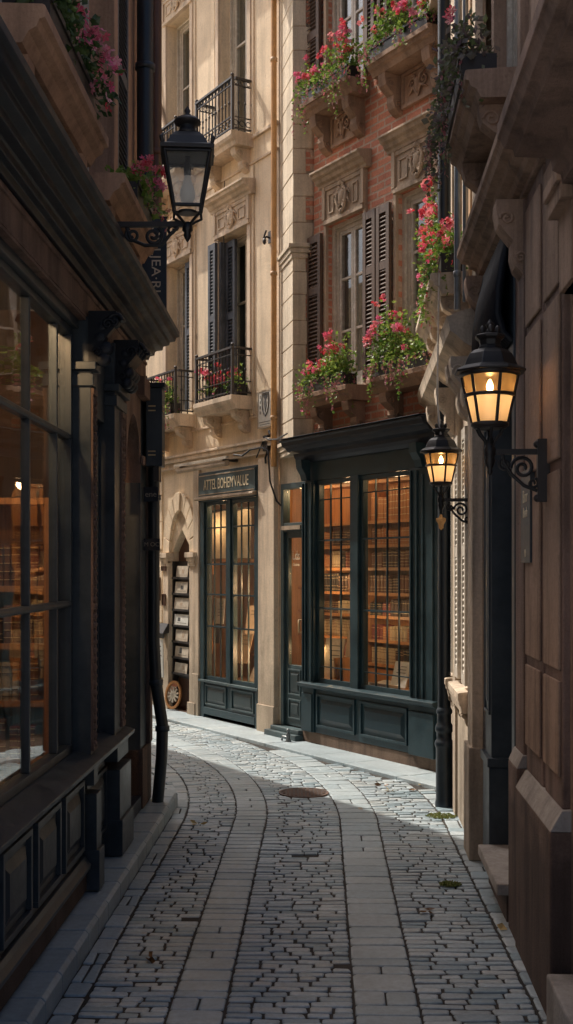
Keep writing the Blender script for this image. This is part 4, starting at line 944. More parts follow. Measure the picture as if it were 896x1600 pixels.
bookcase(B, 'long orange wooden bookcase filling the right window of the teal bookshop', .22, 1.50, -.42, .2, SZ, 2.56, (.86, -.5, .12))
bookcase(B, 'orange wooden bookcase behind the narrower left window of the teal bookshop', 1.53, 2.42, -.42, .2, SZ, 2.56, (1.98, -.5, .12))
warm = ['brown', 'dark brown', 'orange tan', 'dark red', 'dark brown', 'black', 'brown', 'black', 'cream']
for i, z in enumerate(SZ):
    hm = (SZ[i+1]-z-.045) if i < 6 else .33
    kc = ['orange tan'] if i == 6 else (['orange tan', 'orange tan', 'brown'] if i == 5 else (warm+['cream'] if i in (2, 0) else warm))
    shelf_books(B, .47, 1.46, -.43, z, hm, f'{ORDS[i]} shelf of the long bookcase in the teal shop', '', cols=kc)
    if i < 6: shelf_books(B, 1.57, 2.34, -.43, z, hm, f'{ORDS[i]} shelf of the shorter bookcase in the teal shop', '', cols=warm+['cream'], wmin=.04, wmax=.065)
LZ = [.50, .78, 1.06, 1.34, 1.62]
bookcase(L, 'tall wooden bookcase glowing inside the near left shop window', -.80, -.13, 2.52, .22, LZ, 2.05, (2.4, -.5, .12), 'v')
for i, z in enumerate(LZ):
    shelf_books(L, -.765, -.165, 2.52, z, .23, f'{["bottom","second","third","fourth","top"][i]} shelf of the bookcase in the near left window', '', 'v', ['cream', 'brown', 'orange tan', 'dark brown', 'dark red', 'cream'], wmin=.032, wmax=.055)
# things on show in the shop windows
def board(name, label, cat, fac, u, v, z, w, h, lean=.2, yaw=0, mat='paper', lines=0, group=None, th=.012):
    t = thing(name, label, cat, fac, (u, v, z), group)
    t.rotation_euler = (lean, 0, fac.rot+yaw); ORG[t.name] = (0, 0, 0)
    m = MB(); m.box(-w/2, w/2, -th/2, th/2, 0, h); m.build('panel', M[mat], t)
    m = MB()
    for k in range(lines):
        zz = h*(.8-.12*k); m.box(-w*.32, w*random.uniform(.0, .3), th/2, th/2+.0015, zz, zz+h*.022)
    if lines: m.build('print_lines', M['grey_ink'], t)
    return t
board('display_card', 'large cream card leaning in the left window of the teal bookshop', 'card', B, 1.80, -.20, .63, .26, .40, .25, .25, 'paper', 4)
board('display_card', 'plain tan card behind the leaning cream card in the teal shop', 'card', B, 1.52, -.26, .75, .20, .36, .15, .1, 'lintel', 3)
board('display_card', 'small white card stood up in the right window of the teal shop', 'card', B, .72, -.22, .63, .20, .24, .3, .1, 'white_board', 3)
board('display_card', 'tall tan booklet at the right edge of the teal shop window', 'card', B, .44, -.24, .63, .20, .46, .2, -.2, 'cream_trim', 0)
m = MB()
m.box(-.18, 2.70, -.36, -.07, .58, .625); m.build('display_ledge', M['wood'], brick)
for k, (uu, rz) in enumerate(((1.30, .25), (1.37, .3), (1.44, .35))):
    board('leaning_book', f'{["thin","middle","outer"][k]} tan book of three leaning beside the cream card in the teal shop', 'book', B, uu+.1, -.17, .63, .15, .22, .1, 1.1+rz, 'wood', 0, None, .025)
t = thing('lying_books', 'flat stack of open pages on the display ledge of the teal shop', 'book', B, (.9, -.2, .63)); m = MB(); m.prism([(-.32, .63), (-.10, .63), (-.10, .665), (-.20, .65), (-.32, .67)], .70, 1.05); m.build('pages', M['paper'], t)
# cream shop window display
t = thing('hanging_canvas', 'big cream canvas sheet hanging at the top of the paned window beside the arch', 'canvas', B, (4.2, -.36, 2.3))
m = MB(); vs = []; n = 16
for i in range(n+1):
    for j in range(7):
        uu = B.u(392, -.36)+(B.u(326, -.36)-B.u(392, -.36))*i/n; vs.append((uu, -.36+.012*math.sin(i*1.1)+.008*math.sin(j), 1.83+.55*j/6+.01*math.sin(i*.8)*(j/6)))
m.add(vs, [(i*7+j, i*7+7+j, i*7+8+j, i*7+j+1) for i in range(n) for j in range(6)], True); m.build('sheet', M['paper'], t)
m = MB(); m.tube([(3.5, -.36, 2.40), (4.95, -.36, 2.40)], .012, 8); m.build('rod', M['iron'], t)
t = thing('wall_shelf', 'orange wooden shelf under the hanging canvas in the paned window', 'shelf', B, (3.6, -.3, 1.8))
m = MB(); m.box(2.80, 5.3, -.60, -.37, 1.79, 1.82); m.box(4.55, 4.85, -.40, -.36, 1.64, 1.79); m.build('board', M['wood'], t)
board('display_card', 'white printed card standing left in the paned window beside the arch', 'card', B, B.u(343, -.34), -.34, 1.06, .17, .30, .08, .1, 'white_board', 5)
board('display_card', 'pale blank card next to the white printed card in the paned window', 'card', B, B.u(360, -.36), -.36, 1.00, .15, .38, .15, -.2, 'paper', 0)
board('display_card', 'dark card with pale edge low in the paned window', 'card', B, B.u(337, -.4), -.4, .82, .14, .24, .1, .2, 'grey_ink', 0)
board('display_card', 'tan book stood open on the right side of the paned window', 'card', B, B.u(393, -.32), -.32, .98, .16, .32, .2, .5, 'cream_trim', 2)
board('display_card', 'large pale brown print in the middle of the paned window', 'card', B, B.u(376, -.40), -.40, .62, .22, .40, .3, .2, 'lintel', 3)
board('display_card', 'grey sheet lying low at the right of the paned window', 'card', B, B.u(400, -.25), -.25, .46, .24, .24, .5, .2, 'curtain', 0)
board('display_card', 'orange strip of card at the left edge of the paned window', 'card', B, B.u(330, -.35), -.35, .70, .06, .40, .04, 0, 'wood', 0)
t = thing('display_table', 'dark wooden table at the bottom of the paned window', 'table', B, (3.5, -.6, .03)); m = MB(); m.box(2.85, 4.2, -.85, -.45, .70, .73); m.build('table_top', M['wood_dark'], t)
for x, y in ((2.9, -.8), (4.15, -.8), (2.9, -.5), (4.15, -.5)):
    m = MB(); m.box(x-.02, x+.02, y-.02, y+.02, .03, .70); m.build('leg', M['wood_dark'], t)
# door-window shelves seen through the narrow door
t = thing('card_shelf', 'narrow shelf of small cards behind the glass of the teal shop door', 'shelf', B, (2.6, -.3, .8)); m = MB()
for z in (1.02, 1.28, 1.52): m.box(2.50, 2.73, -.62, -.42, z-.02, z)
m.build('shelf', M['wood'], t)
for k, (z, uu) in enumerate(((1.021, 2.58), (1.281, 2.60), (1.521, 2.58))):
    board('display_card', f'pale card on the {["lower","middle","upper"][k]} little shelf behind the teal shop door', 'card', B, uu, -.46, z, .12, .14, .1, .2, 'paper', 2)
t = thing('hanging_scarf', 'patterned dark cloth hanging behind the teal shop door glass', 'cloth', B, (2.3, -.2, 1.2)); m = MB(); vs = []
for i in range(7):
    for j in range(15): vs.append((2.16+.11*i/6+.03*math.sin(j*.7), -.24+.02*math.sin(i*2.1+j), .80+.66*j/14))
m.add(vs, [(i*15+j, i*15+15+j, i*15+16+j, i*15+j+1) for i in range(6) for j in range(14)], True); m.build('cloth', stone('patterned_cloth', (.20, .17, .14), .9, .9, .8, 22, .2), t)
# arch: rack with prints, boards, wheel
rk = thing('print_rack', 'tall dark rack of prints standing inside the stone arch', 'rack', B, (4.6, -.22, .03))
m = MB(); m.box(4.40, 4.43, -.08, -.01, .03, 1.80); m.box(4.90, 4.925, -.08, -.01, .03, 1.80); m.box(4.43, 4.90, -.08, -.07, .40, 1.80)
m.build('frame', M['iron'], rk)
for i in range(7):
    z = .46+i*.19; m = MB(); m.box(4.43, 4.90, -.069, .012, z-.014, z); m.box(4.43, 4.90, .006, .012, z+.0005, z+.012); m.build('ledge', M['iron'], rk)
    tones = ['tan', 'dark-stamped', 'seal-marked', 'blank cream', 'lettered', 'lightly sketched', 'brown']
    nm = ['bottom', 'second', 'third', 'middle', 'fifth', 'sixth', 'top'][i]
    pr = board('print', f'pale sheet on the {nm} ledge of the rack in the arch', 'print', B, 4.665+random.uniform(-.02, .02), -.0, z+.004, random.uniform(.31, .39), random.uniform(.125, .145), .10, random.uniform(-.05, .05), 'paper' if i != 3 else 'white_board', 0, 'prints on the rack in the arch', .006)
    m = MB(); w = random.uniform(.05, .12); c = random.uniform(-.06, .06); m.box(c-w/2, c+w/2, .003, .0045, .05, .05+random.uniform(.03, .07)); m.box(-.14, .10, .003, .0045, .03, .034); m.build('ink_mark', M['grey_ink'] if i % 2 else M['lintel'], pr)
t = thing('painted_wheel', 'small orange and cream spoked wheel leaning at the foot of the print rack', 'wheel', B, (4.78, .07, .03)); t.rotation_euler = (.15, 0, B.rot+.35); ORG[t.name] = (0, 0, 0)
m = MB(); vs = []; seg = 24
for k in range(seg):
    a = 2*math.pi*k/seg
    for r, y in ((.17, -.012), (.17, .012), (.14, .012), (.14, -.012)): vs.append((r*.75*math.cos(a), y, .175+r*math.sin(a)))
m.add(vs, [(k*4+j, ((k+1) % seg)*4+j, ((k+1) % seg)*4+(j+1) % 4, k*4+(j+1) % 4) for k in range(seg) for j in range(4)]); m.build('rim', M['wood'], t)
m = MB()
for k in range(5):
    a = math.pi*k/5+.3; m.obox((0, 0, .175), (.20*.9, .012, .022), 0, 0, -a)
m.build('spokes', M['paper'], t); m = MB(); m.plate([(.105*.75*math.cos(i*.3-.5), .175+.14*math.sin(i*.3-.5)) for i in range(10)], -.008, -.006); m.build('painted_disc', M['brick'], t)
t = board('notice_board', 'pale green-white notice sheet hanging on the stone beside the arch', 'sign', B, 5.06, .10, .40, .20, .46, -.02, .1, 'white_board', 3)
m = MB(); m.box(-.10, .10, -.02, .006, .47, .53); m.build('dark_header', M['grey_ink'], t)
t = thing('wall_bracket', 'bent dark metal hood above the notice sheet beside the arch', 'bracket', B, (4.97, .05, .95)); m = MB(); m.prism([(.045, .94), (.13, .92), (.13, .935), (.06, 1.05), (.045, 1.05)], 4.90, 5.12); m.build('hood', M['iron'], t)
for k, (px0, px1, y0, y1, lab) in enumerate(((236, 251, 902, 938, 'small dark picture frame on the stone wall left of the arch'), (256, 263, 872, 892, 'tiny dark plaque high on the arch pier'), (257, 262, 928, 946, 'little brown notice on the arch pier under the tiny plaque'))):
    a, b = B.u(px1, .02), B.u(px0, .02); z0, z1 = B.z((px0+px1)/2, y1, .02), B.z((px0+px1)/2, y0, .02); vv = .017 if k == 0 else .042
    t = thing('wall_plaque', lab, 'plaque', B, ((a+b)/2, vv, z0)); m = MB(); e = .025 if k == 0 else .008
    m.box(a, b, vv, vv+.015, z0, z0+e); m.box(a, b, vv, vv+.015, z1-e, z1); m.box(a, a+e, vv, vv+.015, z0+e, z1-e); m.box(b-e, b, vv, vv+.015, z0+e, z1-e); m.build('frame', M['wood_dark'], t)
    m = MB(); m.box(a+e, b-e, vv, vv+.006, z0+e, z1-e); m.build('panel', M['paper'] if k == 0 else M['wood_dark'], t)
# crest board
t = thing('crest_board', 'white board with a grey shield emblem on the cream wall by the ochre pipe', 'sign', B, (2.68, 0, 3.2))
a, b = B.u(428, .03), B.u(406, .03); z0, z1 = 3.17, 3.56
m = MB(); m.box(a, b, .0, .055, z0, z1); m.build('panel', M['white_board'], t)
m = MB()
for p, q, r, s in ((a, b, z0, z0+.015), (a, b, z1-.015, z1), (a, a+.015, z0+.015, z1-.015), (b-.015, b, z0+.015, z1-.015)): m.box(p, q, .055, .060, r, s)
m.build('frame', M['cream_trim'], t)
m = MB(); cu, cz = (a+b)/2-.02, (z0+z1)/2+.05; sh = [(0, -.13), (.04, -.09), (.065, -.02), (.07, .06), (.065, .11), (-.065, .11), (-.07, .06), (-.065, -.02), (-.04, -.09)]
m.tube([(cu+x, .058, cz+y) for x, y in sh+sh[:1]], .006, 6)
m.plate([(cu+x*.9, cz+y) for x, y in ((-.05, .10), (.05, .10), (.045, .07), (.02, .05), (.03, .0), (.0, -.09), (-.03, -.02), (-.012, .04), (-.05, .07))][::-1], .055, .058)
for k in range(4): m.box(cu+.10, cu+.112, .055, .057, cz-.10+k*.055, cz-.07+k*.055)
m.box(a+.03, b-.03, .055, .057, z0+.055, z0+.062); m.box(a+.03, b-.05, .055, .057, z0+.03, z0+.036); m.build('emblem', M['grey_ink'], t)

# ------------------------------------------------------------------ pipes, cables, hooks
def pipe(name, label, pts, r, mat, fac, group=None, collars=(), base=None):
    t = thing(name, label, 'pipe', fac, pts[0], group); m = MB(); m.tube(pts, r, 12); m.build('pipe_run', M[mat], t)
    for (x, y, z) in collars: m = MB(); m.lathe([(r*1.0, -.02), (r*1.22, -.018), (r*1.22, .018), (r*1.0, .02)], (x, y, z), 12); m.build('collar', M[mat], t)
    if base: m = MB(); m.lathe(base, (pts[0][0], pts[0][1], 0), 16); m.build('base', M[mat], t)
    return t
cx = 2.435
pipe('drainpipe', 'slim ochre pipe running down the seam between the cream and brick houses', [(cx, .06, 2.75), (cx, .06, 3.2), (cx, .06, 9)], .030, 'ochre_pipe', B, None, [(cx, .06, 4.72), (cx, .06, 3.25), (cx, .06, 6.9)])
pp = (1.134, 8.28); pu = (pp[0]-.765)*Rt.d[0]+pp[1]*Rt.d[1]; pv = (pp[0]-.765)*Rt.n[0]+pp[1]*Rt.n[1]
pipe('drainpipe', 'thick blue-black drainpipe with a collared foot at the right street corner', [(pu, pv, 0), (pu, pv, 9)], .047, 'pipe', Rt, None, [(pu, pv, z) for z in (3.3, 5.2, 7)],
     [(.066, 0), (.066, .03), (.060, .05), (.060, .42), (.066, .43), (.070, .45), (.066, .47), (.055, .48), (.055, .53), (.064, .54), (.067, .56), (.062, .58), (.05, .60), (.05, .66), (.058, .67), (.058, .69), (.047, .71)])
pipe('drainpipe', 'thin silver downpipe on the upper wall right of the blue-black drainpipe', [(7.02, .11, 3.28), (7.02, .11, 7.2)], .020, 'zinc', Rt, None, [(7.02, .11, z) for z in (3.5, 4.6, 5.7)])
pipe('drainpipe', 'very thin grey conduit beside the silver downpipe', [(6.80, .09, 3.28), (6.80, .09, 7.2)], .010, 'zinc', Rt, None, [])
yb = L.u(226, .07)
pipe('drainpipe', 'black cast pipe with an offset bend at the left street corner', [(.14, .065, .02), (.14, .10, .40), (.14, .105, .62), (.14, .06, .92), (.14, .045, 1.2), (.14, .045, 2.95)], .041, 'pipe', L, None, [(.14, .06, .92), (.14, .105, .60), (.14, .045, 2.2)], None)
pipe('drainpipe', 'dark brown upper downpipe at the far corner of the ochre house', [(.10, .05, 3.36), (.10, .05, 8.4)], .045, 'wood_dark', L, None, [(.10, .05, 4.6)])
pipe('drainpipe', 'navy upper downpipe next to the louvred shutter of the ochre house', [(.55, .045, 3.36), (.55, .045, 8.4)], .055, 'pipe', L, None, [(.55, .045, 5.0)])
def cable(label, pts, r, fac=B, mat='iron', cat='cable'):
    m = MB(); m.tube(pts, r, 6); return solo('cable', m, M[mat], label, cat, fac, pts[0])
a = [(B.u(243, .05), .05, 8.0), (5.15, .05, 7.4), (4.95, .06, 7.0), (4.90, .06, 6.6), (4.86, .07, 6.3), (4.86, .06, 6.0)]
cable('thick grey-brown cable dangling down the cream wall behind the square lantern', a, [.03, .025, .03, .022, .028, .02], B, 'lintel')
c0 = B.u(350, .03); cable('thin black wire hanging beside the charcoal shutter of the cream house', [(c0, .02, 5.99), (c0, .03, 5.8), (c0+.01, .03, 5.5), (c0-.01, .03, 5.2), (c0, .025, 5.0)], .006)
cable('black cable drooping over the shop sign to the brick corner', [(3.15, .13, 2.93), (2.95, .14, 2.90), (2.80, .13, 2.95), (2.62, .10, 2.96), (2.50, .09, 2.92), (2.46, .09, 2.6), (2.40, .05, 2.4), (2.36, .02, 2.35)], .010)
cable('loose pair of wires running along the shop cornice to the quoin corner', [(2.75, .08, 2.87), (2.55, .10, 3.06), (2.42, .12, 3.02), (2.2, .16, 3.0), (1.95, .2, 3.03)], .008)
c0 = 2.50; m = MB(); m.tube([(c0+.10, .0, 5.13), (c0+.10, .05, 5.14), (c0+.07, .10, 5.10), (c0+.02, .12, 5.12), (c0, .11, 5.17)], .010, 6); m.ball((c0+.02, .12, 5.06), (.02, .02, .035), 8, 5); m.box(c0+.07, c0+.13, .0, .012, 5.08, 5.2); solo('wall_hook', m, M['iron'], 'little black hook with a knob on the cream wall beside the ochre pipe', 'hook', B, (c0, 0, 5.1))
m = MB(); m.obox((2.56, .05, 3.0), (.09, .08, .16)); m.tube([(2.52, .06, 3.08), (2.50, .08, 3.12), (2.47, .08, 3.08)], .012, 6); m.tube([(2.56, .06, 2.92), (2.57, .08, 2.85), (2.60, .06, 2.8)], .012, 6); solo('junction_box', m, M['iron'], 'dark junction box with stub cables under the crest board', 'electrical box', B, (2.56, 0, 2.9))
m = MB(); m.lathe([(.03, 0), (.03, .03), (.018, .05), (.022, .09), (.012, .11)], (1.93, .20, .0), 10); m.tube([(1.93, .20, .06), (1.98, .23, .07), (2.0, .23, .03)], .012, 6); m.ball((1.93, .20, .13), .018, 8, 5); solo('water_tap', m, M['zinc'], 'small metal standpipe tap on the pavement by the teal shop door', 'tap', B, (1.93, .2, 0))
pc = (pu, pv)
cable('pale thin wire hanging down to the small round lantern', [(7.16, .20, 2.54), (7.22, .215, 2.75), (7.25, .21, 3.1), (7.22, .205, 3.56)], .006, Rt, 'white')

# ------------------------------------------------------------------ signs
t = thing('hanging_sign', 'dark blue banner sign with pale vertical lettering above the left cornice', 'sign', L, (.62, .1, 3.4))
m = MB(); m.box(.60, .625, .035, .195, 3.37, 3.98); m.build('panel', M['navy'], t)
m = MB(); m.box(.605, .62, -.03, .20, 3.985, 3.998); m.build('bracket', M['iron'], t)
# readable from the camera, which looks along -u
SIDE = Matrix(((0, 0, 1), (1, 0, 0), (0, 1, 0)))         # glyph x -> +v, glyph y -> z, normal -> +u
text('OULJEA·RI', .085, t, M['letter'], (.628, .125, 3.72), SIDE @ ROTZ(-math.pi/2), 'lettering', .001, 1.15)
t = thing('book_sign', 'dark book-shaped box sign with gold bands on the left corner', 'sign', L, (.26, .1, 2.4))
u_ = .30
m = MB(); m.box(.20, .34, .02, .13, 2.40, 2.93); m.build('box', M['navy'], t, .004)
m = MB(); m.box(.18, .36, .0, .15, 2.931, 2.96); m.build('cap', M['black'], t, .003)
m = MB()
for z in (2.47, 2.495, 2.77, 2.80): m.box(.342, .346, .035, .085, z, z+.008); m.box(.27, .34, .131, .134, z, z+.008)
m.build('gold_band', M['gold'], t)
m = MB(); m.box(.20, .33, .07, .105, 2.30, 2.399); m.build('bracket', M['iron'], t)
t = thing('name_plate', 'tiny dark name plate with pale script under the book-shaped sign', 'sign', L, (.36, .02, 2.2)); m = MB(); m.box(.30, .316, .0, .10, 2.16, 2.26); m.build('panel', M['black'], t); text('ene', .055, t, M['faint'], (.318, .05, 2.21), SIDE, 'lettering', .001)
t = thing('name_plate', 'slim dark plate lettered M OC low on the left corner', 'sign', L, (.36, .02, 1.8)); m = MB(); m.box(.30, .316, .0, .11, 1.83, 1.91); m.build('panel', M['black'], t); text('M OC', .040, t, M['faint'], (.318, .055, 1.87), SIDE, 'lettering', .001)
t = thing('door_plaque', 'tall dark plaque with faint pale lettering beside the navy doorway', 'sign', Rt, (5.3, .06, 1.7))
a, b = Rt.u(829, -.01), Rt.u(815, -.01); z0, z1 = 1.73, 2.14
m = MB(); m.box(a, b, -.035, -.008, z0, z1); m.build('panel', M['navy'], t, .003)
RT = Matrix(((-1, 0, 0), (0, 0, 1), (0, 1, 0)))
c = (a+b)/2; text('Bmr', .08, t, M['letter'], (c, -.007, 2.02), FRONT, 'lettering', .001); text('Bush', .065, t, M['letter'], (c, -.007, 1.95), FRONT, 'lettering', .001); text('11', .05, t, M['letter'], (c, -.007, 1.77), FRONT, 'lettering', .001)

# ------------------------------------------------------------------ lanterns
def round_lantern(u, label, energy):
    z0 = 2.17; v0 = .205                                    # arm height and distance of the lamp axis from the wall
    t = thing('wall_lantern', label, 'wall lantern', Rt, (u, 0, z0), 'round wall lanterns on the right-hand houses')
    c = (u, v0, z0)
    m = MB(); m.lathe([(.145, .315), (.148, .321), (.140, .328), (.112, .342), (.102, .365), (.090, .388), (.070, .404), (.050, .410), (.048, .418), (.042, .425), (.046, .445), (.060, .455), (.062, .464), (.050, .469), (.02, .474)], c, 8, False, math.pi/8); 
    m.lathe([(.108, .300), (.120, .305), (.122, .316), (.108, .318)], c, 16); m.build('hood', M['iron'], t, .002)
    m = MB(); m.lathe([(.018, .470), (.022, .480), (.010, .489), (.013, .500), (.018, .509), (.008, .520), (.002, .530)], c, 10)
    for k in range(4): a = k*math.pi/2; m.ball((c[0]+.03*math.cos(a), c[1]+.03*math.sin(a), c[2]+.486), (.012, .012, .02), 6, 4)
    m.build('finial', M['iron'], t)
    m = MB(); rt, rb, zt, zb = .112, .070, .302, .115
    for k in range(6):
        a = k*math.pi/3+.26; m.tube([(c[0]+rt*math.cos(a), c[1]+rt*math.sin(a), c[2]+zt), (c[0]+rb*math.cos(a), c[1]+rb*math.sin(a), c[2]+zb)], .0065, 6)
    m.lathe([(.097, .218), (.104, .220), (.104, .230), (.099, .232)], c, 24); m.lathe([(.066, .098), (.076, .104), (.076, .116), (.068, .118)], c, 20)
    m.lathe([(.060, .092), (.066, .095), (.060, .099)], c, 20)
    m.build('cage', M['iron'], t)
    g = MB(); n = 24; vs = []
    def ring(r, z): return [(c[0]+r*math.cos(2*math.pi*k/n), c[1]+r*math.sin(2*math.pi*k/n), c[2]+z) for k in range(n)]
    g.add(ring(.107, .300)+ring(.093, .226), [(k, (k+1) % n, n+(k+1) % n, n+k) for k in range(n)], True); g.build('clear_glass', M['amber'], t)
    g = MB(); g.add(ring(.0925, .224)+ring(.068, .116), [(k, (k+1) % n, n+(k+1) % n, n+k) for k in range(n)], True); g.build('frosted_glass', M['frost'], t)
    m = MB(); m.lathe([(.003, .236), (.009, .240), (.012, .250), (.014, .262), (.010, .276), (.003, .290)], c, 12); m.build('bulb', M['bulb_on'], t)
    m = MB()
    for k in range(6):
        a = k*math.pi/3; m.tube([(c[0]+.06*math.cos(a), c[1]+.06*math.sin(a), c[2]+.098), (c[0]+.045*math.cos(a), c[1]+.045*math.sin(a), c[2]+.07), (c[0]+.022*math.cos(a), c[1]+.022*math.sin(a), c[2]+.045), (c[0]+.014*math.cos(a), c[1]+.014*math.sin(a), c[2]+.02)], .005, 6)
    m.lathe([(.010, .06), (.018, .04), (.020, .02), (.024, .012), (.024, -.012), (.017, -.02), (.022, -.035), (.016, -.055), (.008, -.07), (.012, -.08), (.003, -.095)], c, 12)
    m.build('stem', M['iron'], t)
    m = MB(); m.box(u-.011, u+.011, .018, v0-.012, z0-.011, z0+.011); m.box(u-.018, u+.018, -.035, .018, z0-.20, z0+.05); m.ball((u, .018, z0+.03), .016, 8, 5); m.ball((u, .018, z0-.185), .016, 8, 5)
    m.tube([(u, .018, z0-.155), (u, .07, z0-.135), (u, .12, z0-.09), (u, .15, z0-.04), (u, .155, z0-.012)], .008, 6)
    scroll(m, (u, .075, z0-.065), .048, .008, 1.6, .0075, 'vz', 0, 1); scroll(m, (u, .145, z0-.05), .026, .006, 1.3, .006, 'vz', 1, -1); scroll(m, (u, .035, z0-.125), .022, .005, 1.3, .006, 'vz', 2, 1)
    m.build('bracket', M['iron'], t)
    ld = bpy.data.lights.new('lantern_light', 'POINT'); ld.energy = energy; ld.color = (1, .58, .25); ld.shadow_soft_size = .02
    lo = bpy.data.objects.new('lantern_light', ld); col.objects.link(lo); lo.parent = t; lo.location = (0, v0, .215)
    return t
near_l = round_lantern(4.60, 'large lit round lantern on the near brown stone pier', .9)
far_l = copy_tree(near_l); x, y = Rt.w(7.2, 0); far_l.location = (x, y, 2.135); far_l.scale = (.95, .95, .95)
far_l['label'] = 'smaller lit round lantern further along, above the blue-black drainpipe'
t = thing('lamp_pendant', 'small glass drop tinted with an amber glow hanging under the further round lantern', 'lamp drop', Rt, (7.2, .195, 2.0)); m = MB(); m.lathe([(.004, -.10), (.014, -.09), (.016, -.07), (.030, -.045), (.032, -.03), (.012, -.022), (.006, -.004)], (7.2, .195, 2.05), 12); m.build('glass_drop', M['amber'], t)  # the amber glow is put into the drop's colour
# square lantern on the left
ul = 8.12-5.55; v0 = .545; z0 = 3.36
t = thing('wall_lantern', 'black square lantern with an unlit clear bulb on a long arm over the left cornice', 'wall lantern', L, (ul, 0, z0))
X = 0.0; c = (ul, v0, z0)
def sq(m, prof, rot=0): m.lathe([(r*1.4142, z) for r, z in prof], c, 4, False, math.pi/4+rot)
rt_ = .10
m = MB(); sq(m, [(.105, .325), (.126, .328), (.128, .345), (.118, .352), (.098, .358), (.078, .40), (.058, .425), (.046, .43)], rt_)
m.lathe([(.046, .43), (.05, .44), (.040, .452), (.040, .47), (.062, .482), (.066, .492), (.055, .505), (.03, .515)], c, 16); 
for k in range(4):
    a = math.pi/4+rt_+k*math.pi/2; m.tube([(c[0]+.165*math.cos(a), c[1]+.165*math.sin(a), c[2]+.352), (c[0]+.172*math.cos(a), c[1]+.172*math.sin(a), c[2]+.375), (c[0]+.16*math.cos(a), c[1]+.16*math.sin(a), c[2]+.395)], [.009, .012, .003], 6)
m.build('hood', M['iron'], t, .002)
m = MB(); m.lathe([(.016, .513), (.022, .522), (.010, .532), (.015, .545), (.004, .565)], c, 10); m.build('finial', M['iron'], t)
m = MB(); T_, B_ = .108, .064; zt, zb = .325, .075
cor = lambda h, z, k: (c[0]+h*1.4142*math.cos(math.pi/4+rt_+k*math.pi/2), c[1]+h*1.4142*math.sin(math.pi/4+rt_+k*math.pi/2), c[2]+z)
for k in range(4):
    m.tube([cor(T_, zt, k), cor(B_, zb, k)], .0085, 6); m.tube([cor(B_, zb, k), cor(B_, zb, k+1)], .009, 6); m.tube([cor(T_, zt-.005, k), cor(T_, zt-.005, k+1)], .009, 6)
    m.tube([cor(B_, zb, k), cor(B_*1.05, .045, k), cor(.035, .02, k), cor(.014, .0, k)], .007, 6)
m.lathe([(.045, .05), (.05, .056), (.045, .062)], c, 14); m.build('cage', M['iron'], t)
g = MB()
for k in range(4): g.add([cor(T_-.004, zt, k), cor(T_-.004, zt, k+1), cor(B_-.003, zb, k+1), cor(B_-.003, zb, k)], [(0, 1, 2, 3)])
g.build('glass', M['hazy'], t)
m = MB(); m.lathe([(.004, .09), (.026, .10), (.038, .13), (.036, .165), (.022, .20), (.016, .225), (.014, .235)], c, 16); bo = m.build('bulb', M['bulb_off'], t)
m = MB(); m.lathe([(.015, .232), (.018, .24), (.018, .29), (.012, .30), (.012, .33)], c, 12); m.build('bulb_socket', M['iron'], t)
m = MB(); m.lathe([(.014, .01), (.024, .0), (.026, -.03), (.016, -.04), (.02, -.055), (.01, -.075), (.003, -.085)], c, 10)
m.box(ul-.012, ul+.012, -.03, v0-.01, z0-.012, z0+.012); m.box(ul-.03, ul+.03, -.03, -.012, z0-.06, z0+.10)
scroll(m, (ul, .38, z0-.055), .045, .008, 1.6, .009, 'vz', 1, -1); scroll(m, (ul, .28, z0-.05), .036, .008, 1.5, .008, 'vz', 2, 1); scroll(m, (ul, .47, z0-.03), .025, .006, 1.2, .007, 'vz', 0, 1)
m.tube([(ul, .25, z0-.012), (ul, .27, z0-.07), (ul, .34, z0-.10), (ul, .42, z0-.10), (ul, .46, z0-.05), (ul, .50, z0-.012)], .009, 6); m.build('bracket', M['iron'], t)

# ------------------------------------------------------------------ flower boxes
FG = 'flower boxes on the window sills'
flower_box('flower box of red blossom on the lower left sill of the brick house', B, W1[0]+.02, W1[1]+.10, .08, .23, 3.362, .12, .34, .34, .09, 1.25)
flower_box('bushy flower box with tall red sprays on the lower right brick sill', B, W2[0]-.02, W2[1]+.06, .08, .23, 3.362, .12, .38, .38, .06, 1.3, .9, .7, 1, tall=((.2, .2, .2),))
flower_box('bright sunlit flower box with cascading blossom on the upper left brick sill', B, W1[0]-.04, W1[1]+.12, .08, .23, 6.122, .12, .36, .42, .12, 1.1)
flower_box('flower box at the top right sill of the brick house', B, W2[0]-.02, W2[1]+.13, .08, .23, 6.122, .12, .42, .34, .10)
flower_box('red flowers behind the railing of the middle cream balcony', B, CA[0]-.02, CA[1]+.06, .03, .16, 3.542, .13, .24, .16, .04, 1.0, 1.4, .3, .6, group='flowers on the cream balconies', lean=.25)
flower_box('trailing red flowers covering the left cream balcony', B, CB[0]+.0, CB[1]+.16, .14, .27, 3.502, .13, .30, .32, .08, 1.1, 1.3, .5, 1, group='flowers on the cream balconies')
flower_box('dark pink and red flower box at the top left above the shop cornice', L, 3.22, 4.05, .05, .22, 3.602, .13, .36, .20, .10, 1.3, 1.4, 1.3, .3, 'dark_leaf')
flower_box('small red-topped flower box behind the arm of the square lantern', L, 1.62, 2.15, .08, .24, 3.602, .11, .22, .16, .05, 1.1, .7, .4, .8)
flower_box('dark purple trailing plant on the bracketed sill at upper right', Rt, 5.45, 6.35, .07, .24, 4.022, .12, .26, .42, .10, 1.5, .03, 0, .2, 'purple_leaf')
flower_box('sunlit green flower box with red edges on the right below the silver pipe', Rt, 7.25, 7.95, .04, .19, 3.562, .13, .36, .34, .10, 1.5, .9, .3, .3)
flower_box('tall climbing red flowers above the sunlit green box on the right', Rt, 8.20, 8.80, .04, .17, 3.562, .13, .60, .2, .06, 1.3, 1.5, .3, .1, tall=((8.4, .3, .35),))
